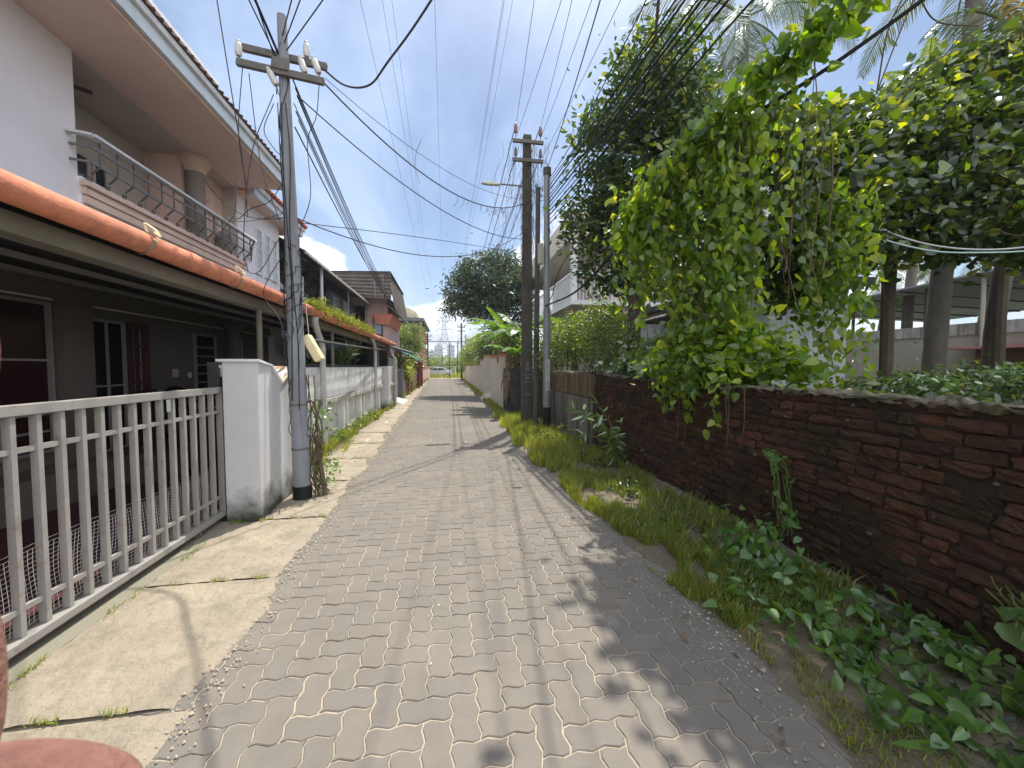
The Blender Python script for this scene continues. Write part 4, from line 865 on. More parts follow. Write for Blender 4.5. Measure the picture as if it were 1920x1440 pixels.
for i,(dx,tx,ty,tz) in enumerate(((0,-.35,3.2,7.4),(.02,.0,3.2,7.4),(.05,.25,3.4,6.5),(-.04,-2.35,2.6,6.9),(-.05,-2.55,2.4,6.9),(-.06,-2.1,2.3,7.2))):
    a=pa_(5.35-.06*i)+Vector((dx,-.03,0)); e=Vector((tx,ty,tz)); e=a+(e-a)*1.5
    cable(('first','second','third','fourth','fifth','sixth')[i]+' cable from the leaning pole head, counted from its right-hand side' if False else ('steep cable going up right from the leaning pole head','second steep cable going up right from the pole head','long straight cable slanting up right from the crossarm','thick black cable going up left from the pole head','thin black cable beside the thick one going up left','outermost cable going up left from the pole head')[i],sagline(a,e,.05),.007 if i not in(3,) else .014,m_dcab if i<3 else m_black,G)
# coil of cable at top and drop wires over the house
b=MB()
for k in range(5): b.tube(curve([(-2.05,3.85+.01*k,6.2),(-2.16+.008*k,3.85,5.6),(-2.08,3.86,5.22+.012*k),(-1.97-.008*k,3.85,5.3),(-1.96,3.86,5.7),(-1.99,3.85,6.2)],6),.010,5)
tag(b.build('cable_coil',m_black,None,smooth=True),'hanging loop of coiled black cable at the top beside the leaning pole','cable coil')
drops=[[(-2.26,4.9,5.0),(-2.3,4.85,4.2),(-2.25,4.9,3.6)],[(-2.02,3.86,5.2),(-2.05,4.2,4.3),(-2.1,4.5,3.7),(-2.12,4.6,3.2)],[(-1.95,4.9,4.7),(-2.2,4.9,4.0),(-2.45,5.2,3.1),(-2.5,5.4,2.8)],[(-2.2,4.9,4.9),(-2.1,4.9,3.9),(-1.93,4.92,3.3)],
 [(-1.95,4.9,4.6),(-2.06,4.9,4.3),(-1.96,4.9,4.1),(-1.88,4.9,4.02)],[(-1.88,4.88,3.7),(-2.02,4.9,3.5),(-2.25,4.95,3.42),(-2.38,4.95,3.3),(-2.45,4.95,3.33)],[(-1.46,4.9,4.86),(-1.5,4.9,4.5),(-1.6,4.9,4.2),(-1.58,4.9,3.6),(-1.7,4.9,3.2),(-1.72,4.9,2.95)],
 [(-3.0,6.2,4.3),(-3.0,6.15,3.8),(-3.2,6.2,3.5),(-3.0,6.2,3.2)],[(-1.92,4.9,3.1),(-2.6,5.7,2.85),(-4.6,9.0,4.3)],[(-1.90,4.9,2.9),(-2.2,5.1,2.5),(-2.0,5.0,2.2),(-1.88,4.9,1.9)]]
dl=('longest drop wire hanging from the left crossarm tip','drop wire hanging from the cable coil','drop wire slanting from the pole to the house gutter','drop wire returning from crossarm to the shaft','small looped wire beside the tilted insulator','hooked loose wire sticking out left of the pole','wavy drop wire right of the leaning pole shaft','curly wire hanging over the balcony moulding','wire from the pole into the house balcony','wire looping under the gutter beside the pole')
for p,lb in zip(drops,dl): cable(lb,curve(p,7),.0048,m_dcab,None,5,'drop_wire')
cable('thin taut wire from the balcony column to the leaning pole',sagline((-4.7,8.6,5.25),pa_(3.35)+Vector((-.07,0,0)),.25),.006,m_dcab)
cable('long thin level wire from balcony to pole',sagline((-4.6,8.4,4.55),pa_(3.4)+Vector((-.07,0,0)),.12),.004,m_dcab)
# ================= BRICK WALL (right) =================
bwl=thing('brick_wall','old dark red laterite brick boundary wall with mossy mortar top along the right verge','wall',(2.7,3,0))
V=[];F=[]
def brick(x0,y0,y1,z0,z1):
    k=len(V); x=x0+random.gauss(0,.005); j=lambda s: random.gauss(0,s)
    NY,NZ=4,3; tilt=random.gauss(0,.007); tz=random.gauss(0,.006)
    for a in range(NY+1):
        for c in range(NZ+1):
            ty,tzz=a/NY,c/NZ; ed=(a in(0,NY))+(c in(0,NZ))
            V.append((x+tilt*(ty-.5)+tz*(tzz-.5)+(.007*ed*random.random())+j(.004),y0+(y1-y0)*ty+j(.004)+.006*(1-2*ty)*(c in(0,NZ)),z0+(z1-z0)*tzz+j(.003)))
    for a in range(NY):
        for c in range(NZ): q=k+a*(NZ+1)+c; F.append((q,q+1,q+NZ+2,q+NZ+1))
    # returns to the core
    rim=[k+c for c in range(NZ+1)]+[k+a*(NZ+1)+NZ for a in range(1,NY+1)]+[k+NY*(NZ+1)+c for c in range(NZ-1,-1,-1)]+[k+a*(NZ+1) for a in range(NY-1,0,-1)]
    b=len(V)
    for r_ in rim: p=V[r_]; V.append((x0+.06,p[1],p[2]))
    n=len(rim)
    for i in range(n): F.append((rim[i],rim[(i+1)%n],b+(i+1)%n,b+i))
ch=.0745
def wtop(y): return 1.40+.08*max(0,min(1,(y-4.2)/2.4))
for r in range(20):
    z0=.0+r*ch; y=-1.2+(.15 if r%2 else 0)+random.uniform(-.04,.04)
    while y<6.6:
        L=random.choice((.215,.23,.245,.20,.12)); 
        if z0+ch<wtop(y)+.02 and random.random()>.012: brick(2.60,y+.006,min(y+L-.008,6.62),z0+.007+random.gauss(0,.003),z0+ch-.006)
        y+=L
me=bpy.data.meshes.new('bricks'); me.from_pydata(V,[],F); me.update(); me.materials.append(m_brick); link(bpy.data.objects.new('bricks',me),bwl)
co=MB(); ys=np.arange(-1.2,6.66,.2)
for a,b in zip(ys[:-1],ys[1:]): co.hexa([(2.616,a,-.1),(2.86,a,-.1),(2.86,b,-.1),(2.616,b,-.1),(2.616,a,wtop(a)-.01),(2.86,a,wtop(a)-.01),(2.86,b,wtop(b)-.01),(2.616,b,wtop(b)-.01)])
co.build('mortar_core',m_mort,bwl)
def lumpy(name,mat,par,y0,y1,x0,x1,zf,amp=.02,step=.035):
    ys=np.arange(y0,y1,step); V=[];F=[]; prof=[(x0+.012,-.02),(x0+.008,-.008),(x0+.014,.004),(x0+.06,.010),((x0+x1)/2,.013),(x1-.05,.01),(x1,0),(x1,-.05)]
    for y in ys:
        o=.02*math.sin(y*3.1)+.012*math.sin(y*8.7)
        for (x,z) in prof: V.append((x+rng.normal()*amp*.6,y,zf(y)+z+o*.4+rng.normal()*amp*.55))
    k=len(prof)
    for i in range(len(ys)-1):
        for j in range(k-1): a=i*k+j; F.append((a,a+1,a+k+1,a+k))
    return npmesh(name,V,F,mat,par,smooth=True)
lumpy('mortar_top',m_wcap,bwl,-1.2,6.63,2.585,2.87,lambda y:wtop(y)+.01)
# pale mortar smears on the bricks
pm=MB()
for k in range(90):
    y=rng.uniform(0,6.4); z=rng.uniform(.35,1.36)+.0; r=abs(rng.normal())*.008+.004; n=13
    if rng.random()<.15: r*=1.6
    pm.quad(*[(2.583-.006*random.random(),y+r*1.4*math.cos(a)*random.uniform(.6,1.2),z+r*math.sin(a)*random.uniform(.6,1.2)) for a in [6.283*i/n for i in range(n)]])
pm.build('mortar_spots',m_lich,bwl)
pwl=thing('plaster_wall','short grey plastered wall panel with brown mossy top between brick wall and poles','wall',(2.65,8,0))
b=MB(); b.box(2.58,2.85,6.72,9.6,-.1,1.02); b.build('lower_plaster',m_plast,pwl,bevel=.02)
b=MB(); b.box(2.565,2.86,6.70,9.62,1.02,1.47); b.build('upper_plaster',m_plast2,pwl,bevel=.02)
lumpy('mossy_top',m_wcap,pwl,6.7,9.62,2.57,2.87,lambda y:1.49,.008)
dwl=thing('block_wall','dark soot grey block wall stub left of the square concrete pole','wall',(2.3,13,0))
b=MB()
for r in range(8):
    y=12.3
    while y<14: b.box(1.98,2.24,y+.004,y+.39,r*.195+.004,r*.195+.19); y+=.4
    x=2.0
b.box(1.99,3.2,12.33,12.55,0,1.56); b.build('blocks',m_dwall,dwl,bevel=.006)
crm=thing('cream_wall','cream compound wall stepping up toward the camera with red coping','wall',(1.95,30,0))
b=MB(); b.box(1.93,2.15,24.2,50,-.1,1.72); b.box(1.92,2.16,21.6,24.198,-.1,1.98); b.box(1.93,2.9,21.0,21.598,-.1,2.2); b.build('panel',m_cream,crm,bevel=.01)
b=MB(); b.box(1.90,2.18,24.2,50,1.722,1.78); b.box(1.88,2.20,21.6,24.2,1.982,2.04); b.box(1.88,2.95,20.95,21.59,2.202,2.26); b.build('coping',m_coping,crm)
cr2=thing('cream_pillar_wall','tall cream wall piece behind the banana plant with red coping','wall',(2.05,16,0))
b=MB(); b.box(1.97,2.2,14.1,18.2,-.1,2.02); b.build('panel',m_cream,cr2,bevel=.01); MB().box(1.93,2.24,14.05,18.25,2.022,2.09).build('coping',m_coping,cr2)
t=thing('entrance_ramp','small cracked concrete ramp at the cream wall gateway on the right','ramp',(1.8,19.5,0)); MB().hexa([(1.55,18.3,0),(2.2,18.3,0),(2.2,20.8,0),(1.6,20.8,0),(1.56,18.35,.03),(2.2,18.3,.3),(2.2,20.8,.3),(1.62,20.75,.03)]).build('slab',m_cream,t)
# ---- right-hand houses
hr=thing('cream_balcony_house','cream two-storey house with white barred balcony behind the steel pole','house',(5,16,0))
b=MB(); b.box(5.6,12,13.6,22,0,4.0); b.box(6.0,12,13.9,22,4.0,6.6); b.build('wall',m_recess,hr)
b=MB(); b.box(4.35,12,13.4,22,3.85,4.02); b.build('balcony_slab',m_white,hr)
b=MB(); b.hexa([(4.35,13.5,6.25),(12,13.5,6.25),(12,23,6.25),(4.35,23,6.25),(4.35,13.5,7.2),(12,13.5,7.2),(12,23,7.2),(4.35,23,7.2)]); b.build('roof_band',m_cream,hr)
for x,y in ((4.5,13.6),(4.5,17.5)): MB().box(x-.1,x+.1,y-.1,y+.1,4.02,6.25).build('balcony_post',m_white,hr)
b=MB(); b.bar((4.4,13.5,5.0),(4.4,22,5.0),.06); b.bar((4.4,13.5,5.0),(6.6,13.5,5.0),.06)
for k in range(60): b.tube([(4.4,13.6+k*.14,4.02),(4.4,13.6+k*.14,4.98)],.014,4)
for k in range(15): b.tube([(4.55+k*.14,13.5,4.02),(4.55+k*.14,13.5,4.98)],.014,4)
b.build('balcony_bars',m_white,hr)
b=MB(); corrug(b,(3.9,24,7.2),(7,24,7.2),(6,26,8.3),(4.5,26,8.3),14,.04); b.build('red_tile_roof',m_redtile,hr)
bg_=thing('bungalow','off-white bungalow with black window openings seen behind the hanging vines','house',(6.4,9,0))
b=MB(); b.box(6.5,8.4,7.0,13.5,.9,3.3); b.build('wall',m_offw,bg_); MB().box(6.45,8.45,6.95,13.5,-.1,.9).build('plinth',m_bgrey,bg_)
MB().box(6.2,8.7,6.7,13.6,3.3,3.45).build('roof_slab',m_bgrey,bg_)
for y0,y1,z0,z1 in ((9.3,10.3,1.3,2.75),(8.0,8.7,1.3,2.6),(7.2,7.6,1.5,2.3)): window(y0,y1,z0,z1,6.44,bg_,2,(.5,),m_bgrey,m_ricew,.06)
MB().hexa([(5.6,9.2,2.9),(6.5,9.2,2.9),(6.5,11,2.9),(5.6,11,2.9),(5.6,9.2,2.94),(6.5,9.2,3.25),(6.5,11,3.25),(5.6,11,2.94)]).build('window_hood',m_bgrey,bg_)
rb_=thing('open_sided_building','low cream building with open upper floor under a pale sheet roof, right edge','building',(12,7,0))
MB().box(12,12.25,4,11.6,-.1,2.35).build('cream_wall',m_cream2,rb_); MB().box(11.95,12.3,4,11.6,2.35,2.62).build('grey_parapet',m_laterw if False else m_ledge,rb_)
MB().box(11.9,12.0,3,7.0,1.0,2.0).build('brown_wall',m_laterw,rb_); MB().box(11.4,11.95,2.5,7.35,2.0,2.06).build('pink_ledge',m_pinkledge,rb_); MB().box(11.6,11.97,2.5,6.0,2.28,2.33).build('upper_pink_ledge',m_pinkledge,rb_)
b=MB(); b.hexa([(11.7,3,3.85),(11.7,12,3.45),(18,12,3.3),(18,3,3.6),(11.7,3,3.89),(11.7,12,3.49),(18,12,3.34),(18,3,3.64)]); b.build('sheet_roof',m_alu,rb_)
for k in range(9): MB().bar((11.8,3.5+k*1.0,3.83-.044*k),(17.8,3.5+k*1.0,3.55-.03*k),.05,.06).build('rafter',m_blackmould,rb_)
for y in (4.2,6.2,8.1,9.9,11.2): MB().tube([(12.1,y,2.6),(12.1,y,3.7)],.04,8).build('post',m_blackmould,rb_)
MB().tube([(11.9,6.9,2.05),(11.95,6.95,3.6)],.04,8).build('pale_pole',m_cream,rb_)
MB().box(15,15.3,3,14,-.1,2.5).build('back_wall',m_whitebld,rb_); MB().lathe((13.2,6.0,2.3),[(.5,0),(.5,.9),(.35,1.05),(.1,1.1)],16).build('black_tank',m_blackp,rb_)
MB().box(12.9,13.0,2.6,5.2,2.5,3.5).build('dark_room_sheet',m_blackp,rb_)  # thin black sheet, a room's darkness put into its colour
# ================= TREES =================
def tree(name,label,cat,trunk,branches,blobs,ncl,per,spread,size,mat,shape='oval',shell=.5,droop=.5,bark=m_bark,group=None):
    t=thing(name,label,cat,trunk[0][0],group)
    b=MB(); b.tube(curve([p for p,r in trunk],5),[np.interp(i/(5*(len(trunk)-1)),np.linspace(0,1,len(trunk)),[r for p,r in trunk]) for i in range(5*(len(trunk)-1)+1)],10)
    b.build('trunk',bark,t,smooth=True)
    if branches:
        b=MB()
        for pts,r in branches: c=curve(pts,4); b.tube(c,[r*(1-.8*i/(len(c)-1)) for i in range(len(c))],6)
        b.build('branches',bark,t,smooth=True)
    P=clumps(blobs,ncl,per,spread,shell); leaves('crown',P,rng.uniform(size*.65,size*1.3,len(P)),mat,t,shape,droop); return t
# broad dark tree behind the poles
bl=[(4.4,7.9,8.1,.8,.8,.8),(3.95,7.9,7.2,.9,.9,.9),(4.8,7.9,7.1,.9,.9,.9),(3.4,8.3,6.4,.7,.8,.8),(4.2,7.9,5.9,1.1,1.0,1.0),(3.15,8.4,5.2,.55,.7,.7),(3.9,7.9,4.8,1.0,.9,.8),(3.0,8.3,4.5,.5,.6,.5),(4.5,7.5,4.6,.8,.8,.8),(3.5,7.9,3.7,.7,.7,.6),(4.2,7.9,3.6,.6,.7,.5),(5.2,8.2,8.2,.7,.7,.8),(5.4,8.2,6.2,.9,.9,1.1)]
br=[([(3.85,7.7,2.9),(3.6,7.9,3.8),(3.2,8.2,5.0),(3.3,8.3,6.2)],.07),([(3.85,7.7,3.0),(4.2,7.8,4.4),(4.2,7.9,6),(4.4,7.9,8)],.09),([(3.9,7.7,2.8),(4.6,7.6,4),(5.1,8,5.8),(5.2,8.1,7.8)],.07),([(3.85,7.7,3.2),(3.9,7.7,4.6),(3.8,7.8,6.6)],.06)]
tree('broadleaf_tree','tall dark broadleaf tree with sunlit tips rising behind the wall beside the steel pole','tree',[((3.75,7.6,-.1),.17),((3.8,7.55,1.5),.15),((3.85,7.6,3.1),.12)],br,bl,900,17,.16,.15,L_tree,'oval',.45,.35)
# brown rugged second trunk with vine
# mango-like tree at the lane's far right
bl=[(2.1,22.2,6.9,1.7,1.6,1.1),(.9,22.4,6.1,1.2,1.3,.9),(3.2,21,6.0,1.4,1.5,1.1),(.9,22.4,5.3,1.0,1.1,.7),(2.2,22,5.3,1.4,1.4,.8),(3.6,20,4.9,.9,1,.8),(2.9,22.0,7.6,1.1,1.0,.6),(.35,22.4,5.0,.6,.7,.4),(1.2,22.3,7.2,.5,.6,.4),(3.9,20.6,6.4,.8,.9,.9),(3.0,20.5,3.9,1.0,.9,.7),(1.6,21.8,4.7,.8,.8,.5)]
tree('mango_tree','rounded dark green tree leaning over the lane behind the banana plants','tree',[((3.9,20.8,-.1),.2),((3.6,21,2.5),.17),((2.9,21.4,4.6),.12)],[([(2.9,21.4,4.4),(1.8,22,5.2),(.8,22.3,5.6)],.07),([(2.9,21.4,4.5),(2.6,22,6),(2.4,22.2,7.2)],.07),([(3.2,21.2,3.6),(3.6,20.6,4.6),(3.7,20.2,5.4)],.06)],bl,760,20,.21,.24,L_mango,'long',.55,.7)
# light tree in front of the domed house
bl=[(-4.3,31,4.0,1.3,1.2,.8),(-3.2,32,4.3,1.1,1.1,.8),(-5.2,31,3.6,.9,1,.8),(-3.0,33,3.5,.9,1,.7)]
tree('light_green_tree','airy pale green tree in front of the domed roof house on the left','tree',[((-3.6,31.5,-.1),.13),((-3.7,31.5,2),.1),((-3.9,31.5,3.4),.07)],[([(-3.8,31.5,2.6),(-3.3,32,3.6),(-2.9,32.6,4.3)],.05),([(-3.8,31.5,3),(-4.6,31.2,3.8)],.05)],bl,420,16,.2,.17,L_light,'oval',.4,.3)
# bushes at lane end / right behind cream wall / left far
def bush(label,blobs,ncl,per,spread,size,mat,shape='oval',cat='bush',name='bush',droop=.3,shell=.3,stem=True):
    x,y=blobs[0][0],blobs[0][1]; t=thing(name,label,cat,(x,y,0))
    P=clumps(blobs,ncl,per,spread,shell); leaves('foliage',P,rng.uniform(size*.45,size*1.4,len(P)),mat,t,shape,droop)
    if stem:
        b=MB()
        for q in blobs[:8]:
            for k in range(3): b.tube(curve([(q[0]+rng.normal()*.1,q[1]+rng.normal()*.1,-.05),(q[0]+rng.normal()*q[3]*.3,q[1],q[2]*.5),(q[0]+rng.normal()*q[3]*.5,q[1]+rng.normal()*q[4]*.4,q[2]+q[5]*.4)],4),.012+.004*q[5],5)
        b.build('stems',m_bark,t,smooth=True)
    return t
bush('yellow green bushy tree spilling over the far cream wall',[(2.5,38,3.2,1.1,3,1.4),(2.6,44,2.8,1.2,3,1.3),(2.7,33,3.0,.9,2,1.3),(2.4,49,2.4,1.0,3,1.2)],420,22,.22,.2,L_light)
bush('dark evergreen shrub behind the stepped part of the cream wall',[(3.0,27,2.8,.9,1.8,1.2),(3.0,23.5,2.7,.8,1.2,1.0),(3.3,30,3.0,.9,1.5,1.2)],380,22,.18,.16,L_mango)
bush('dark shrubs beside the distant left utility pole',[(-4.4,48,3.0,1.4,2.5,2.2),(-3.9,54,2.4,1.2,2.5,1.9),(-5.5,56,3.4,1.8,3,2.4),(-4.2,42,2.2,1.0,2,1.5)],460,20,.26,.25,L_tree)
bush('green undergrowth closing the end of the lane',[(-6,74,1.8,5,3,2.2),(1,76,1.5,4,3,2.0),(6,72,2.2,4,3,2.6),(-1.5,80,1.6,5,3,2.2),(12,76,3,5,4,3)],700,22,.4,.4,L_light,droop=.2)
bush('trailing shrub on the far left wall near the maroon gates',[(-3.0,31.5,1.9,.5,1.6,.6),(-3.1,35,1.9,.5,2,.7),(-3.2,39,2.0,.7,2,.9)],240,18,.13,.14,L_hedge)
bush('bright yellow green strappy plant cascading over the pink wall',[(-2.75,21.5,1.75,.32,.9,.42),(-2.6,23.2,1.65,.3,.9,.4),(-2.42,22.8,1.25,.14,.8,.35)],170,20,.10,.28,L_grass,'long','plant','cascading_plant',.9)
# hedge of loose foliage above the plaster wall
bush('sunlit loose hedge of small leaves above the plastered wall behind the poles',[(3.2,9.6,2.3,.5,.9,.75),(3.35,8.4,2.15,.45,.7,.75),(3.3,7.3,2.0,.4,.6,.6),(3.7,9.0,2.6,.6,.8,.6),(3.0,10.6,2.2,.5,.6,.8),(2.75,11.2,1.9,.35,.5,.9)],900,22,.085,.062,L_hedge,name='hedge',cat='hedge',shell=.1)
bush('light leafy creeper clump on the brick wall top left of the hanging vine',[(3.0,5.9,1.65,.25,.5,.2),(3.0,5.2,1.62,.25,.45,.22),(2.85,4.7,1.58,.22,.35,.2),(3.3,5.6,1.75,.35,.5,.35)],230,16,.07,.075,L_glos,'heart','creeper','creeper_clump')
bush('dim undergrowth in the garden behind the brick wall at right',[(4.6,3.4,1.1,.7,.8,.35),(5.8,3.9,1.15,.8,.8,.35),(7.2,4.2,1.2,.9,.8,.4),(8.6,3.8,1.25,.9,.8,.45),(6.6,2.9,1.05,.8,.7,.35),(4.4,5.5,1.2,.6,.7,.4),(9.5,3.2,1.5,.7,.7,.6)],760,14,.11,.09,L_tree,'oval','undergrowth','undergrowth')
bush('sunlit fern-like sprigs above the right part of the brick wall',[(6.7,3.6,1.5,.35,.3,.13),(5.2,3.4,1.42,.3,.3,.1),(7.4,3.4,1.42,.3,.3,.1)],60,14,.06,.07,L_glos,'oval','plant','fern')
# ---- climbing vine with hanging curtains
vn=thing('climbing_vine','large sunlit heart-leaved vine curtain climbing the cable and spilling over the brick wall','vine',(2.8,3.8,1.4))
str_=curve([(2.33,4.9,3.35),(2.36,4.55,3.66),(2.6,4.1,3.95),(2.78,3.8,4.12),(3.0,3.5,4.38),(3.3,3.2,4.66),(3.6,2.95,4.95),(4.1,2.6,5.3)],14)
P=[];D_=[]
for i,p in enumerate(str_):
    for k in range(9 if i>70 else 13):
        o=rng.normal(size=3)*np.array([.13,.13,.11]); P.append(np.array(p)+o-np.array([0,0,.06])); D_.append((-.35+rng.normal()*.5,-.35+rng.normal()*.4,-.75+rng.normal()*.35))
leaves('upper_leaves',P,rng.uniform(.08,.17,len(P)),L_vine,vn,'heart',D=np.array(D_))
def curtain(name,tops,zlow,n,w,size,mat,par,taper=.5):
    P=[];D_=[]; T=np.array([tuple(t) for t in tops])
    for s in range(n):
        t=T[rng.integers(len(T))]; zb=zlow+abs(rng.normal())*.5 if np.ndim(zlow)==0 else rng.uniform(*zlow); z=t[2]; x=t[0]+rng.normal()*w; y=t[1]+rng.normal()*w
        while z>zb:
            f_=1-taper*(t[2]-z)/max(.1,(t[2]-zb)); 
            P.append((t[0]+(x-t[0])*f_+rng.normal()*.05,t[1]+(y-t[1])*f_+rng.normal()*.05,z)); D_.append((rng.normal()*.5,rng.normal()*.5,-.8)); z-=rng.uniform(.03,.10)
    leaves(name,P,rng.uniform(size*.6,size*1.35,len(P)),mat,par,'heart',D=np.array(D_))
curtain('main_curtain',[(2.62,4.05,3.75),(2.72,3.95,3.8),(2.82,3.8,3.9),(2.92,3.7,4.0),(3.02,3.62,4.05)],(1.2,2.6),64,.18,.09,L_vine,vn,.45)
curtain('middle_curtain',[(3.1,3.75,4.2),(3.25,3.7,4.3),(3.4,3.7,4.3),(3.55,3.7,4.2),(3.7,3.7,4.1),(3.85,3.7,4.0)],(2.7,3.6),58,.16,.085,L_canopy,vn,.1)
curtain('left_sprays',[(2.38,4.6,3.5),(2.42,4.5,3.6),(2.5,4.3,3.75),(2.55,4.25,3.7)],(2.1,3.0),34,.12,.10,L_vine,vn,.1)
curtain('wall_spill',[(2.56,3.95,1.62),(2.55,3.75,1.62),(2.54,3.5,1.55),(2.55,4.15,1.55),(2.56,4.4,1.5),(2.55,3.3,1.5)],.95,46,.07,.085,L_vine,vn,.0)
curtain('second_curtain',[(3.9,3.6,3.5),(4.0,3.55,3.5),(4.1,3.5,3.4),(4.25,3.45,3.4)],(1.3,2.5),32,.13,.09,L_vine,vn,.3)
P=clumps([(2.75,4.1,1.75,.32,.4,.3),(3.05,3.6,1.7,.4,.3,.3),(2.7,3.6,1.55,.16,.3,.16),(3.3,3.3,1.55,.25,.2,.2)],170,11,.075); leaves('wall_top_leaves',P,rng.uniform(.06,.12,len(P)),L_vine,vn,'heart',.4)
b=MB()
for k in range(26):
    t=str_[random.randrange(20,74)]; x,y,z=t; zb=rng.uniform(1.3,2.6); b.tube(curve([(x,y,z),(x+rng.normal()*.08,y+rng.normal()*.08,z-.6),(x+rng.normal()*.12,y+rng.normal()*.1,(z+zb)/2),(x+rng.normal()*.1,y+rng.normal()*.1,zb)],5),rng.uniform(.002,.005),5)
b.tube(curve([(2.9,3.7,0),(2.88,3.72,1.5),(2.95,3.68,2.8),(3.0,3.55,4.1)],6),.022,6)
for k in range(7):
    y=rng.uniform(2.9,4.3); b.tube(curve([(2.56,y,1.45),(2.55,y+rng.normal()*.04,1.1),(2.57,y+rng.normal()*.06,.75+.2*random.random())],5),.004,5)
b.build('stems',m_stem,vn,smooth=True)
fl=[(3.0,3.35,3.3),(3.02,3.33,3.08),(3.08,3.4,3.32)]
P=[];D_=[]
for f in fl:
    for k in range(5): a=k*1.256; P.append(f); D_.append((math.cos(a),-.4,math.sin(a)))
leaves('white_flowers',P,.05,m_petal,vn,'heart',D=np.array(D_))
# canopy of tangled vine over the garden
cv=thing('vine_canopy','dark tangled canopy of climber foliage roofing the garden at the right','vine canopy',(6,4.2,3.5))
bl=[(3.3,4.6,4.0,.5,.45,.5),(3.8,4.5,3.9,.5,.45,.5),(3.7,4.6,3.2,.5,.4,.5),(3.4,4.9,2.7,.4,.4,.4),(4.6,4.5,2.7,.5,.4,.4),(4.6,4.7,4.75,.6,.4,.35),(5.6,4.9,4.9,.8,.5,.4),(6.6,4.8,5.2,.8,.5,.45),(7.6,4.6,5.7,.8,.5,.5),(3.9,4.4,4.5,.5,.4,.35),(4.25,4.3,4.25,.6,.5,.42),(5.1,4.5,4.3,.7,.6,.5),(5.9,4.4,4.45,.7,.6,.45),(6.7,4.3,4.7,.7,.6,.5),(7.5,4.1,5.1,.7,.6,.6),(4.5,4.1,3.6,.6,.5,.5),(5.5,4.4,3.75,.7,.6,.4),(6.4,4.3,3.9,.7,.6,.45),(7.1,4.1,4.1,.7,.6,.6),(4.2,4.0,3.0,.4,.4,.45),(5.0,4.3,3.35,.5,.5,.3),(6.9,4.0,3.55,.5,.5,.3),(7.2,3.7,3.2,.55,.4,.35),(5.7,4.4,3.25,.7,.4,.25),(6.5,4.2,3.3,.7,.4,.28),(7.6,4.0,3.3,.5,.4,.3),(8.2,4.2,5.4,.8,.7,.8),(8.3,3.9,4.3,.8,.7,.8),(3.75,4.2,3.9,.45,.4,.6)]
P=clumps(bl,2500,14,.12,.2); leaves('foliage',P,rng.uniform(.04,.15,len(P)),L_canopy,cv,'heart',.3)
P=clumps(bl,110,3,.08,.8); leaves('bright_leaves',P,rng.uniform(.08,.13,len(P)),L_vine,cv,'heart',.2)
b=MB()
for k in range(60):
    q=bl[k%len(bl)]; a=Vector((q[0]+rng.normal()*.3,q[1]+rng.normal()*.2,q[2]+rng.normal()*.3)); c=a+Vector((rng.normal()*.5,rng.normal()*.3,rng.normal()*.35)); b.tube(curve([a,(a+c)/2+Vector((0,0,-.12)),c],5),rng.uniform(.003,.009),5)
for (x,y) in ((3.55,3.6),(3.9,3.5),(4.6,3.8)): b.tube(curve([(x,y,4.2),(x+.05,y,3.4),(x-.03,y,2.6)],5),.012,5)
for p in ([(4.6,3.6,4.6),(4.75,3.5,5.2),(4.9,3.3,5.9),(5.0,3.0,6.6)],[(5.5,4,4.9),(5.9,3.8,5.4),(6.1,3.6,6.0),(6.5,3.2,7.2)],[(4.2,3.3,4.3),(4.25,3.25,4.9),(4.3,3.1,5.2)],[(6.1,3.7,5.55),(5.2,3.5,5.3),(4.8,3.4,5.4)]): b.tube(curve(p,6),.007,5)
b.build('stems',m_stem,cv,smooth=True)
for (x,y,lab) in ((6.72,5.0,'slender dark sapling trunk left of the palm trunk'),(9.85,5.5,'slender dark sapling trunk right of the palm trunk')):
    t=thing('sapling_trunk',lab,'tree',(x,y,0)); MB().tube(curve([(x,y,-.1),(x+.03,y,1.5),(x+.02,y,3),(x+.1,y,4.4)],4),.085,8).build('trunk',m_bark,t,smooth=True)
    P=clumps([(x+.1,y,4.4,.5,.5,.4)],50,10,.1); leaves('crown',P,.1,L_canopy,t,'oval')
# ---- coconut palms
def frond(base,az,elev,L,droopf,par,mat=L_palm,n=58,leafl=.62):
    b=Vector(base); pts=[]; p=b.copy(); e=elev; st=L/14
    for i in range(15): pts.append(p.copy()); p=p+Vector((math.cos(az)*math.cos(e),math.sin(az)*math.cos(e),math.sin(e)))*st; e-=droopf/14*(1+.6*i/14)
    V=[];F=[]
    C=curve(pts,5)
    side=Vector((-math.sin(az),math.cos(az),0)); k=0
    for i in range(n):
        t=.14+.86*i/n; q=C[int(t*(len(C)-1))]; q2=C[min(len(C)-1,int(t*(len(C)-1))+1)]; tan=(q2-q).normalized() if (q2-q).length>0 else Vector((0,0,-1))
        ll=leafl*math.sin(math.pi*min(.97,.12+.85*(t)))**.6*random.uniform(.85,1.1); w=.017
        for s in (-1,1):
            d=(side*s*.8+tan*.55+Vector((0,0,-.18-random.random()*.35))).normalized(); m=q+d*ll*.55; e_=m+(d+Vector((0,0,-.55))).normalized()*ll*.45; wd=tan*w
            j=len(V); V+= [tuple(q-wd*.6),tuple(q+wd*.6),tuple(m+wd),tuple(m-wd),tuple(e_)]
            F.append((j,j+1,j+2,j+3)); F.append((j+3,j+2,j+4,j+4))
    me=bpy.data.meshes.new('frond'); me.from_pydata(V,[],[f if f[2]!=f[3] else f[:3] for f in F]); me.update(); me.materials.append(mat); o=bpy.data.objects.new('frond',me); link(o,par)
    MB().tube(C[::3],[.035*(1-.85*i/len(C[::3])) for i in range(len(C[::3]))],5).build('rachis',m_gstem,o)
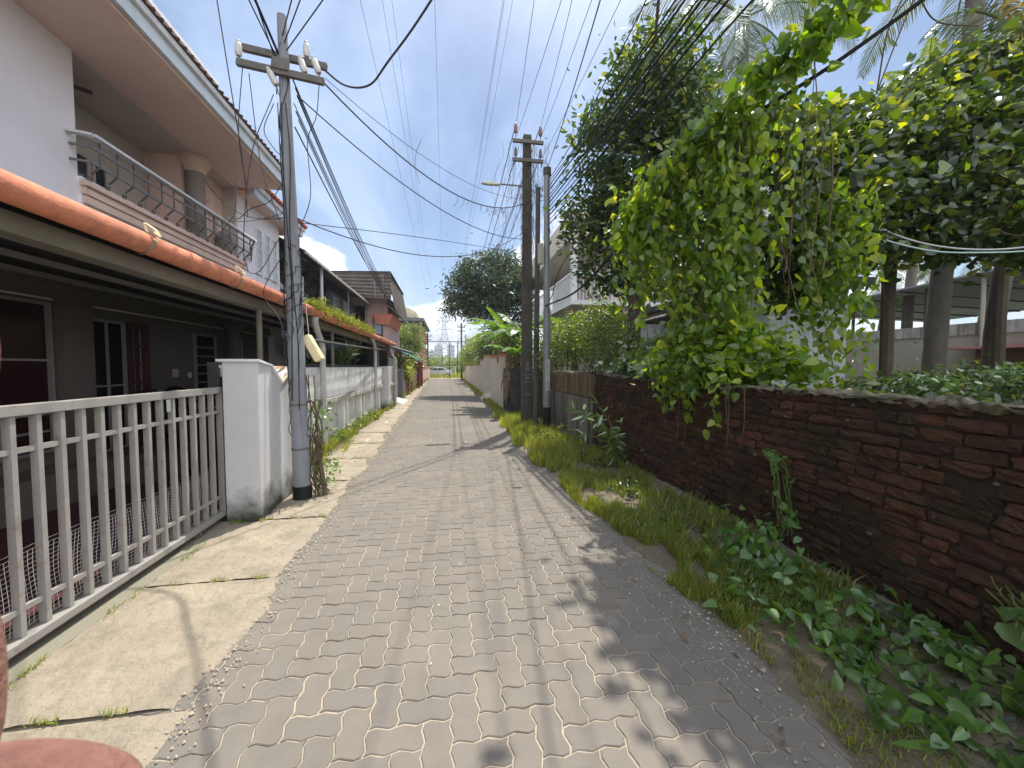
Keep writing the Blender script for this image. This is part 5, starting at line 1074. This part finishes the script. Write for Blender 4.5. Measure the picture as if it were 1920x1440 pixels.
def palm(label,base,crown,r0,r1,fr,L,mats=(L_palm,),leafl=.62,bend=.2):
    t=thing('coconut_palm',label,'palm tree',base); a=Vector(base); c=Vector(crown)
    m1=a.lerp(c,.35)+Vector((-bend,0,0)); m2=a.lerp(c,.7)+Vector((bend*.2,0,0)); C=curve([a,m1,m2,c],10); n=len(C)
    MB().tube(C,[(r0+(r1-r0)*i/(n-1))*(1+.05*(i%2)) for i in range(n)],12).build('trunk',m_palmb,t,smooth=True)
    for i,(az,el,dr) in enumerate(fr): frond(crown,math.radians(az),math.radians(el),L*random.uniform(.9,1.1),math.radians(dr),t,mats[i%len(mats)],leafl=leafl)
palm('coconut palm with drooping grey green fronds behind the broad dark tree',(9.2,11.5,-.1),(8.7,10.6,11.9),.2,.15,[(k*36+10,(55,20,-15,-50)[k%4],(75,95,60,30)[k%4]) for k in range(10)]+[(200,-30,50),(235,-40,45),(260,-10,80),(180,0,90),(290,-45,40),(160,-60,25),(225,-70,15)],3.6,leafl=.85)
palm('tall coconut palm whose grey trunk leans up out of the top right of view',(9.3,6.1,-.1),(10.3,6.3,9.8),.175,.13,[(k*40,30,80) for k in range(6)]+[(-20,-10,70),(10,-25,60),(330,-35,50),(165,12,38),(182,22,45),(195,2,50),(150,5,60)],3.0,bend=.1)
palm('palm with bright yellow old frond at the far right edge',(10.5,5.9,-.1),(10.1,5.4,7.1),.14,.12,[(205,35,60),(235,20,70),(180,40,80),(120,45,80),(300,30,80),(60,40,70),(160,15,60)],2.6,(L_palmy,L_palm,L_palm,L_palm,L_palm,L_palm,L_palmy),.5)
palm('small pale palm top peeping above the canopy left of the tall trunk',(12.8,8.9,-.1),(12.7,8.7,9.0),.12,.1,[(k*51+12,62-8*(k%2),50) for k in range(7)],1.3,(L_light,),.35)
for (x,y,z,lab) in ((16,12,5.2,'faint palm behind the sheet roof left'),(19,11,5.6,'faint palm behind the sheet roof right')):
    palm(lab,(x,y,-.1),(x,y,z),.15,.12,[(k*45,35-20*(k%2),90) for k in range(8)],2.6,leafl=.6)
# ---- banana plants
def blade(par,base,az,el,L,W_,droopf,mat,tear=.25):
    p=Vector(base); e=math.radians(el); az=math.radians(az); pts=[]; N=22
    for i in range(N+1): pts.append(p.copy()); p=p+Vector((math.cos(az)*math.cos(e),math.sin(az)*math.cos(e),math.sin(e)))*(L/N); e-=math.radians(droopf)/N
    side=Vector((-math.sin(az),math.cos(az),0)); V=[];F=[]
    for s in (-1,1):
        i=2; 
        while i<N:
            run=random.choice((1,1,2,3)); j=min(N,i+run); dp=random.uniform(.05,.5)
            def wv(q): t=(q-2)/(N-2); return W_*math.sin(math.pi*min(.98,t*.93+.05))**.55
            a,b_=pts[i],pts[j]; gap=(b_-a)*.05
            da=(side*s-Vector((0,0,dp))).normalized(); k=len(V)
            V+=[tuple(a),tuple(a+da*wv(i)*.5-Vector((0,0,.01))),tuple(a+gap+da*wv(i)),tuple(b_-gap+da*wv(j)),tuple(b_+da*wv(j)*.5),tuple(b_)]
            F.append((k,k+1,k+4,k+5)); F.append((k+1,k+2,k+3,k+4)); i=j
    me=bpy.data.meshes.new('leaf'); me.from_pydata(V,[],F); me.update(); me.materials.append(mat); o=bpy.data.objects.new('leaf',me); link(o,par)
    MB().tube(pts,[.025*(1-.8*i/N) for i in range(N+1)],5).build('midrib',m_gstem if mat is L_ban else m_stem,o,smooth=True)
def banana(label,x,y,h,lv,dry,r=.12,lean=(0,0)):
    t=thing('banana_plant',label,'banana plant',(x,y,0)); MB().tube([(x,y,-.1),(x+lean[0]*.4,y+lean[1]*.4,h*.5),(x+lean[0],y+lean[1],h)],[r,r*.85,r*.5],12).build('stem',m_banst,t,smooth=True)
    for (az,el,L_,W_,d) in lv: blade(t,(x+lean[0],y+lean[1],h-.05),az,el,L_,W_,d,L_ban)
    for (az,z,L_) in dry: blade(t,(x+lean[0]*z/h,y,z),az,-35,L_,.16,60,L_bandry)
banana('leaning banana plant whose big torn leaves arch over the lane beside the cream wall',2.55,14.2,2.9,[(185,38,2.0,.30,60),(165,15,1.9,.28,75),(215,25,1.8,.28,80),(120,60,1.6,.25,50),(250,30,1.7,.27,80),(330,35,1.8,.28,70),(20,50,1.8,.28,60),(285,10,1.4,.25,60)],[(190,2.9,1.1),(215,2.7,1.3),(240,2.2,1.3),(200,2.0,1.2),(260,1.7,1.2),(185,1.6,1.3),(230,1.5,1.0),(200,1.3,.9)])
banana('third banana plant with broad upright leaves by the cream pillar wall',2.45,15.6,2.9,[(180,55,1.8,.30,65),(220,40,1.8,.3,75),(150,35,1.7,.28,80),(270,45,1.6,.28,70),(40,55,1.6,.28,60),(90,50,1.6,.28,60),(200,70,1.5,.26,40)],[(190,2.6,1.0),(240,2.4,1.0)],.11,(-.1,0))
bush('sunlit mixed shrubs filling the gap between the banana plants and the cream wall',[(2.6,16.5,2.6,.4,1.2,.6),(2.7,18.5,2.7,.5,1.2,.7),(2.5,13.4,2.3,.3,.6,.5),(2.9,20,3.2,.6,1.0,.8)],420,20,.12,.12,L_hedge)
banana('second banana plant with brown hanging dead leaves just behind the dark wall stub',2.3,12.9,2.0,[(180,50,1.3,.22,70),(240,45,1.3,.22,80),(300,50,1.4,.22,70),(60,60,1.3,.22,60)],[(195,2.0,1.1),(180,1.8,1.2),(225,1.9,1.3),(250,1.6,1.2),(210,1.4,1.1),(170,1.3,1.0),(190,1.1,.9)],.1,(-.05,0))
banana('banana plant with upright leaves behind the steel pole and balcony house',4.0,12.0,2.7,[(200,50,1.5,.26,60),(340,45,1.4,.26,70),(260,35,1.5,.26,80),(100,60,1.4,.24,60),(20,40,1.4,.25,60)],[])
# ---- plants on the verge at the foot of the wall
wp=thing('shrub','young wild shrub with long pointed pale leaves leaning from the foot of the brick wall','shrub',(2.45,5.3,0))
b=MB(); P=[];D_=[]
for k in range(9):
    ex=Vector((2.3+rng.normal()*.25-.15,5.1+rng.normal()*.3,.75+.35*random.random())); c=curve([(2.45,5.3,0),(2.4+rng.normal()*.08,5.2,.4),ex],6); b.tube(c,.006,5)
    for q in c[5:]:
        for s in range(2): P.append(tuple(q)); D_.append((-.5+rng.normal()*.6,-.2+rng.normal()*.6,.1+rng.normal()*.35))
b.build('stem',m_gstem,wp,smooth=True); leaves('leaves',P,rng.uniform(.10,.20,len(P)),L_glos,wp,'long',D=np.array(D_),up=1.)
def creeper(name,label,pts,n,size,mat,spread,zs=.10,upn=.45):
    t=thing(name,label,'creeper',pts[0]); C=curve(pts,10); P=[];D_=[]
    for k in range(n):
        q=C[random.randrange(len(C))]; P.append((q[0]+rng.normal()*spread,q[1]+rng.normal()*spread,q[2]+abs(rng.normal())*zs+.02)); D_.append((-.55+rng.normal()*.7,-.55+rng.normal()*.7,-.25+rng.normal()*.3))
    leaves('leaves',P,rng.uniform(size*.6,size*1.3,len(P)),mat,t,'heart',D=np.array(D_),up=upn)
    b=MB()
    for k in range(10):
        o=Vector((rng.normal()*spread,rng.normal()*spread,.03)); b.tube([q+o+Vector((rng.normal()*.015,rng.normal()*.015,rng.normal()*.01)) for q in C[::3]],.003,4)
    b.build('runner',m_gstem,t)
creeper('ground_creeper','heart-leaved creeper patch climbing from the verge where the grass meets the brick wall',[(2.2,2.75,.09),(2.25,2.45,.11),(2.3,2.2,.12)],150,.085,L_cover,.09,.16)
creeper('ground_creeper','long pale green heart-leaved creeper along the brick wall foot nearest the camera',[(2.2,2.3,.10),(2.18,2.0,.09),(2.14,1.7,.08),(2.12,1.4,.08),(2.1,1.1,.08),(2.1,.8,.08),(2.15,.4,.09)],430,.075,L_cover,.20,.06)
creeper('ground_creeper','dark heart-leaved creeper tucked against the brick wall base at the right edge',[(2.48,2.0,.17),(2.46,1.6,.18),(2.42,1.2,.18),(2.4,.8,.18)],110,.085,L_cover,.08,.06)
creeper('ground_creeper','sparse creeper shoot clinging up the brick face near the middle',[(2.5,2.5,.3),(2.53,2.55,.55),(2.54,2.6,.8),(2.54,2.7,.9)],34,.07,L_cover,.05,.03,.3)
creeper('ground_creeper','few heart leaves hanging low on the brick wall at the right edge',[(2.52,1.35,.55),(2.5,1.25,.45),(2.45,1.2,.4)],16,.09,L_cover,.06,.03,.5)
# ---- grass
def band(n,y0,y1,f0,f1,pw=1.5,cl=None):
    y=y0+(y1-y0)*rng.uniform(0,1,n)**pw; a=np.array([f0(q) for q in y]); b_=np.array([f1(q) for q in y]); x=a+(b_-a)*rng.uniform(0,1,n)
    nz=np.sin(x*9+y*3.1)+np.sin(y*4.7+x*2)+np.sin(x*21-y*11)*.6; keep=nz>(cl if cl is not None else -9); return np.stack([x,y],1)[keep]
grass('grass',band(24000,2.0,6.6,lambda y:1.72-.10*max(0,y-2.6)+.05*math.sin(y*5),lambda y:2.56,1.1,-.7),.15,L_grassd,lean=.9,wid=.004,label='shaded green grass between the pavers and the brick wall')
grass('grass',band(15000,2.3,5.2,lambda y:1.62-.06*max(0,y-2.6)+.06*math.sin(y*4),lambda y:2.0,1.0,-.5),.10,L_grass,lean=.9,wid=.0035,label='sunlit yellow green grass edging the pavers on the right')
grass('grass',band(14000,5.6,12.4,lambda y:1.35+.02*max(0,y-8)+.05*math.sin(y*3),lambda y:2.5,1.0,-.6),.24,L_grass,lean=.8,wid=.006,label='tall sunlit grass clumps round the feet of the three right poles')
grass('grass',band(5200,12.4,50,lambda y:1.55+.002*y,lambda y:1.95,1.3,-.6),.17,L_grass,lean=.8,wid=.010,label='grass strip along the far cream wall')
grass('grass',band(9000,.3,2.4,lambda y:1.62+.1*(y-1.2),lambda y:2.45,1,-.3),.08,L_grass,lean=1,wid=.003,label='sparse dry grass blades in front of the near creeper')
grass('grass',band(9000,5.15,14.5,lambda y:-2.5,lambda y:-2.12-.1*abs(math.sin(y*1.3)),1.3,-.5),.20,L_grass,lean=.8,wid=.006,label='grass and weeds at the foot of the white compound wall')
grass('grass',band(3600,5.2,9,lambda y:-2.4,lambda y:-1.95-.05*math.sin(y*4),1.2,.2),.09,L_grass,lean=.9,wid=.004,label='thin grass on the left verge beyond the leaning pole')
grass('grass',band(5000,19,52,lambda y:-2.45-.004*y,lambda y:-2.05-.012*y,1.2,-.5),.26,L_grass,lean=.8,wid=.012,label='weeds along the pink wall farther down the lane')
grass('grass',band(9000,56,72,lambda y:-14,lambda y:14,1.0),.75,L_grass,lean=.7,wid=.03,label='tall bright grass across the end of the lane')
jy=np.concatenate([np.stack([rng.uniform(-2.15,-1.3,150),np.full(150,j_)+rng.normal(size=150)*.008],1) for j_ in (1.96,3.1,4.3,5.65,7.0,8.35)]+[np.stack([-2.17+rng.normal(size=500)*.012,rng.uniform(.5,4.3,500)],1),np.stack([rng.uniform(-2.2,-1.9,260),4.27+rng.normal(size=260)*.02],1)])
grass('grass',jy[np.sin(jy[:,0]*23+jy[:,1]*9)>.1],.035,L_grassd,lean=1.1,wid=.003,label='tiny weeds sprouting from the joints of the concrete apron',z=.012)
wl=[]
for (x,y,h) in ((-2.3,8.6,.3),(-2.25,9.6,.25),(-2.3,10.8,.35),(-2.25,12.0,.3),(-2.25,15.2,.35),(-2.1,6.1,.2),(-2.3,7.0,.2)): wl.append((x,y,h*.5,.14,.3,h*.5))
P=[(xl(y)+rng.normal()*.06+.02,y,.012) for y in rng.uniform(.6,14,2600)]+[(rng.uniform(1.3,2.3),rng.uniform(.7,5),.014) for k in range(1500)]+[(-1.95+rng.normal()*.1,rng.uniform(4.5,12),.03) for k in range(900)]
V=[];F=[]
for (x,y,z) in P:
    q=abs(rng.normal())*.004+.0025; k=len(V); V+=[(x+q*math.cos(a)*rng.uniform(.6,1.2),y+q*math.sin(a)*rng.uniform(.6,1.2),z-.004) for a in (0,1.57,3.14,4.71)]+[(x,y,z+q*.7)]; F+=[(k,k+1,k+4),(k+1,k+2,k+4),(k+2,k+3,k+4),(k+3,k,k+4)]
tag(npmesh('gravel',V,F,m_sand),'loose grit and tiny stones along the edges of the pavers','gravel',kind='stuff')
bush('leafy low weeds growing at the base of the white compound wall',wl,190,12,.06,.05,L_hedge,'oval','weed','wall_weed',stem=False)
bl=[(2.45,1.5,.2,.12,.5,.05),(2.2,1.6,.10,.3,.4,.06),(2.0,2.3,.07,.25,.3,.06),(2.3,.9,.08,.3,.4,.08),(2.2,6.2,.12,.2,.4,.1),(2.1,7.6,.12,.25,.5,.1),(2.3,5.4,.12,.2,.3,.12),(2.2,4.4,.1,.25,.4,.1),(2.25,3.3,.1,.2,.4,.1)]
bush('mixed broad-leaved weeds among the grass below the brick wall',bl,230,10,.06,.05,L_tree,'oval','weed','verge_weed',stem=False)
# fallen petals and litter
P=[];D_=[]
for k in range(90): P.append((1.60+rng.normal()*.16,2.15+rng.normal()*.28,.012))
for k in range(40): P.append((rng.uniform(-1,1.5),rng.uniform(2,12),.01))
o=leaves('fallen_petals',P,rng.uniform(.008,.02,len(P)),m_petal,None,'oval',D=np.array([(rng.normal(),rng.normal(),.02) for _ in P]),up=5.); tag(o,'scattered white petals on the pavers beside the verge','petals',kind='stuff')
P=[(rng.uniform(1.3,2.2),rng.uniform(1.0,3.2),.015) for k in range(60)]+[(rng.uniform(-2.1,-1.4),rng.uniform(4.5,9),.02) for k in range(60)]
o=leaves('fallen_leaves',P,rng.uniform(.02,.05,len(P)),L_bandry,None,'oval',D=np.array([(rng.normal(),rng.normal(),.05) for _ in P]),up=4.); tag(o,'dry fallen leaves on the verge edges','fallen leaves',kind='stuff')
for i,(x,y,r,lab) in enumerate(((1.83,3.62,.05,'crumpled white plastic scrap at the grass edge nearest the camera'),(-1.75,8.6,.05,'white crumpled paper on the left apron'),(.35,8.1,.035,'small white scrap lying on the pavers in mid lane'),(-1.78,11.4,.05,'pale stone at the left verge beyond the second downpipe'),(-2.2,21.5,.09,'white litter at the foot of the pink wall'))):
    b=MB(); n=10; pts=[(x+r*math.cos(a)*random.uniform(.5,1.2),y+r*math.sin(a)*random.uniform(.5,1.2),.01+random.random()*r*.3) for a in [6.283*k/n for k in range(n)]]
    for k in range(n): b.quad(pts[k],pts[(k+1)%n],(x,y,.02+r*.5))
    tag(b.build('litter_scrap',m_petal),lab,'litter')
# ================= DISTANCE =================
py=thing('transmission_tower','grey lattice transmission tower with three crossarm levels far beyond the lane','transmission tower',(-2.8,255,0))
b=MB(); H_=40.5
def corner(z,s): h=5.2*(1-z/27.)+1.15 if z<27 else 1.15; h=max(h*.9,1.1); return [(-2.8+s[0]*h,255+s[1]*h,z)]
lv=[0,6,11,15.5,19.5,23,26,28.5,31,33.5,36,38.5]
sg=[(-1,-1),(1,-1),(1,1),(-1,1)]
for a,c in zip(lv[:-1],lv[1:]):
    for q in range(4):
        p=corner(a,sg[q])[0]; p2=corner(c,sg[q])[0]; o=corner(a,sg[(q+1)%4])[0]; o2=corner(c,sg[(q+1)%4])[0]
        b.bar(p,p2,.28); b.bar(p,o2,.16); b.bar(o,p2,.16); b.bar(p2,o2,.16)
b.bar((-3.9,255,38.5),(-2.8,255,41),.2); b.bar((-1.7,255,38.5),(-2.8,255,41),.2); b.build('lattice_body',m_steel,py)
for z in (26,31.5,38):
    b=MB(); 
    for s in (-1,1):
        e=(-2.8+s*5.2,255,z); b.bar((-2.8+s*1.1,254,z),e,.2); b.bar((-2.8+s*1.1,256,z),e,.2); b.bar((-2.8+s*1.1,255,z+1.6),e,.2)
        for k in (1,2,3): b.bar((-2.8+s*(1.1+k),255,z+1.6-k*.4),(-2.8+s*(1.1+k),255,z),.12)
        b.build('crossarm',m_steel,py); b=MB()
    for s in (-1,1): MB().tube([(-2.8+s*5.1,255,z),(-2.8+s*5.1,255,z-2.6)],.16,6).build('insulator_string',m_steel,py)
for i,(x,y,w_,d_,h_,lab) in enumerate(((-8.2,300,5.4,9,17.9,'left of two distant grey apartment towers beyond the lane'),(1.5,300,5.6,9,18.2,'right of two distant grey apartment towers behind the lattice tower'),(-14,330,5,9,15,'low pale block left of the apartment towers'))):
    t=thing('apartment_tower',lab,'building',(x,y,0)); MB().box(x-w_/2,x+w_/2,y,y+d_,0,h_).box(x-1,x+1,y+2,y+5,h_,h_+1.5).build('wall',m_tower,t)
    g=MB()
    for r in range(1,int(h_/3)+1):
        for c_ in range(4): g.box(x-w_/2+.4+c_*w_/4,x-w_/2+.4+c_*w_/4+.8,y-.06,y-.01,r*3-1.6,r*3-.2)
    o=g.build('window_band',m_slate,t)
bush('far line of dark trees on the horizon beyond the field',[(-40,180,4,14,5,5),(-18,170,3.5,9,5,4.5),(10,175,4,7,5,4.5),(30,180,5,14,5,6),(60,180,5,18,5,7),(-75,190,5,22,5,7)],900,18,1.1,1.3,L_mango,cat='tree line',name='tree_line',stem=False)
# parked car beyond the lane end
cr=thing('parked_car','silver hatchback parked across the grass at the far left end of the lane','car',(-1.6,60,0))
b=MB(); prof=[(-3.6,.35),(-3.6,.85),(-3.4,1.0),(-2.9,1.08),(-2.3,1.48),(-.9,1.52),(-.3,1.12),(.35,1.0),(.55,.8),(.55,.35)]
b.prism(prof,'y',59.2,60.8); b.build('body',m_car,cr,bevel=.05)
b=MB(); b.prism([(-2.75,1.12),(-2.25,1.42),(-1.75,1.44),(-1.75,1.12)],'y',59.17,59.2); b.prism([(-1.65,1.12),(-1.65,1.44),(-.98,1.45),(-.5,1.14)],'y',59.17,59.2); b.build('side_window',m_glass,cr)
for x in (-2.8,-.3):
    w_=MB().tube([(x,59.12,.32),(x,59.32,.32)],.32,18).build('wheel',m_tyre,cr,smooth=True); MB().tube([(x,59.10,.32),(x,59.13,.32)],.18,14).build('rim',m_car,w_)
MB().box(-3.62,-3.5,59.3,59.6,.78,.9).build('tail_light',m_rgate,cr)
t=thing('white_fence_rail','thin white horizontal rails across the grass behind the car','fence',(0,66,0)); 
b=MB(); b.bar((-8,66,1.5),(5,66,1.7),.06); b.bar((-8,66,1.0),(1,66,1.1),.06); b.build('rail',m_white,t)
for x in (-8,-5,-2,1,4): MB().box(x,x+.1,65.96,66.04,0,1.7).build('post',m_white,t)
# neighbour roof line left far
t=thing('substation_gantry','spiky grey steel gantry beams of a distant substation','gantry',(0,120,0)); b=MB()
for x in (-9,-3,3,9): b.bar((x,120,0),(x,120,10),.25); b.bar((x,120,10),(x,120,12.5),.1)
b.bar((-9,120,9.4),(9,120,9.4),.4); b.build('frame',m_steel,t)
for k in range(10): cable('gantry wire '+('one','two','three','four','five','six','seven','eight','nine','ten')[k] if False else 'thin wire strung across the far end of the lane',sagline((-22+k,62+3*k,6.2+.5*(k%5)),(20,60+3*k,6.8+.45*(k%4)),.6),.012,m_dcab,'thin wires across the lane end',4)

# ================= PHOTOGRAPHER'S HAND =================
Fv=Vector((math.sin(YAW)*math.cos(PIT),math.cos(YAW)*math.cos(PIT),-math.sin(PIT))); Rv=Vector((math.cos(YAW),-math.sin(YAW),0)); Uv=Rv.cross(Fv)
def hp(r,u_,d): return Vector((0,0,1.6))+Rv*r+Uv*u_+Fv*d
hand=thing('person','hand of the photographer with curled thumb knuckle reaching in at the bottom left corner','person',hp(-.11,-.09,.07))
import bmesh
def skin(name,chain,radii,edges=None,par=hand):
    bm=bmesh.new(); vs=[bm.verts.new(p) for p in chain]
    for a,b_ in (edges or [(i,i+1) for i in range(len(chain)-1)]): bm.edges.new((vs[a],vs[b_]))
    me=bpy.data.meshes.new(name); bm.to_mesh(me); bm.free(); o=bpy.data.objects.new(name,me); link(o,par); me.materials.append(m_skin)
    s=o.modifiers.new('skin','SKIN'); s.use_smooth_shade=True
    for i,r in enumerate(radii): me.skin_vertices[0].data[i].radius=(r,r); me.skin_vertices[0].data[i].use_root=(i==0)
    u2=o.modifiers.new('sub','SUBSURF'); u2.levels=2; u2.render_levels=3
    return o
# camera-space (right, up, forward) metres; palm outside the frame at the left
pts=[(-.125,-.105,.02),(-.118,-.085,.045),(-.112,-.078,.055),
 (-.102,-.0745,.062),(-.0885,-.0725,.065),(-.0755,-.0755,.067),(-.0685,-.0795,.068), # thumb
 (-.118,-.082,.060),(-.1055,-.072,.070),(-.1058,-.050,.0705),(-.106,-.034,.069),      # index along the left edge
 (-.125,-.05,.055),(-.120,-.022,.075),(-.118,.012,.080),(-.122,.03,.07),
 (-.138,-.055,.045),(-.136,-.03,.066),(-.134,0,.078),(-.138,.015,.07),
 (-.150,-.065,.035),(-.150,-.045,.055),(-.148,-.02,.068),(-.15,-.008,.062)]
rad=[.028,.026,.02,.0115,.0108,.0102,.0075,.0105,.0095,.0088,.0068,.0105,.0095,.009,.007,.010,.009,.0085,.0065,.009,.008,.0072,.006]
ed=[(0,1),(1,2),(2,3),(3,4),(4,5),(5,6),(1,7),(7,8),(8,9),(9,10),(1,11),(11,12),(12,13),(13,14),(1,15),(15,16),(16,17),(17,18),(0,19),(19,20),(20,21),(21,22)]
skin('hand',[hp(*p) for p in pts],rad,ed)

# ---- bough of the broadleaf tree reaching out above the lane edge (above the frame)
bt=next(o for o in bpy.data.objects if o.name=='broadleaf_tree')
P=clumps([(2.75,3.7,6.0,.3,.35,.2),(2.8,4.2,6.6,.4,.4,.25),(2.85,4.6,7.15,.35,.4,.25),(3.0,5.1,7.7,.4,.4,.25),(3.2,5.7,8.3,.4,.5,.3),(3.35,3.9,6.7,.3,.3,.2),(3.2,3.4,6.1,.4,.35,.25),(3.3,3.0,6.1,.35,.4,.25),(3.5,2.6,6.2,.3,.35,.25),(2.5,3.5,6.1,.2,.3,.15)],340,10,.10,.1)
P=P[P[:,2]>1.95+P[:,1]*.99+.16*P[:,0]]; leaves('bough_foliage',P,rng.uniform(.08,.16,len(P)),L_tree,bt,'heart',.3)
MB().tube(curve([(4.3,7.8,8.2),(3.8,6.6,8.9),(3.1,5.0,7.7),(2.9,4.1,6.5),(3.2,3.2,6.2)],6),.03,6).build('bough',m_bark,bt)

# ---- air
hz=MB().box(-130,130,-8,345,-1.2,46).build('haze',m_field); tag(hz,'thin pale air filling the lane and the distance','haze',kind='stuff')
mh=bpy.data.materials.new('air'); mh.use_nodes=True; nn=mh.node_tree.nodes; nn.clear(); oo=nn.new('ShaderNodeOutputMaterial'); pv=nn.new('ShaderNodeVolumePrincipled'); pv.inputs['Density'].default_value=.0007; pv.inputs['Color'].default_value=(.86,.92,1,1); mh.node_tree.links.new(pv.outputs[0],oo.inputs['Volume']); hz.data.materials.clear(); hz.data.materials.append(mh)
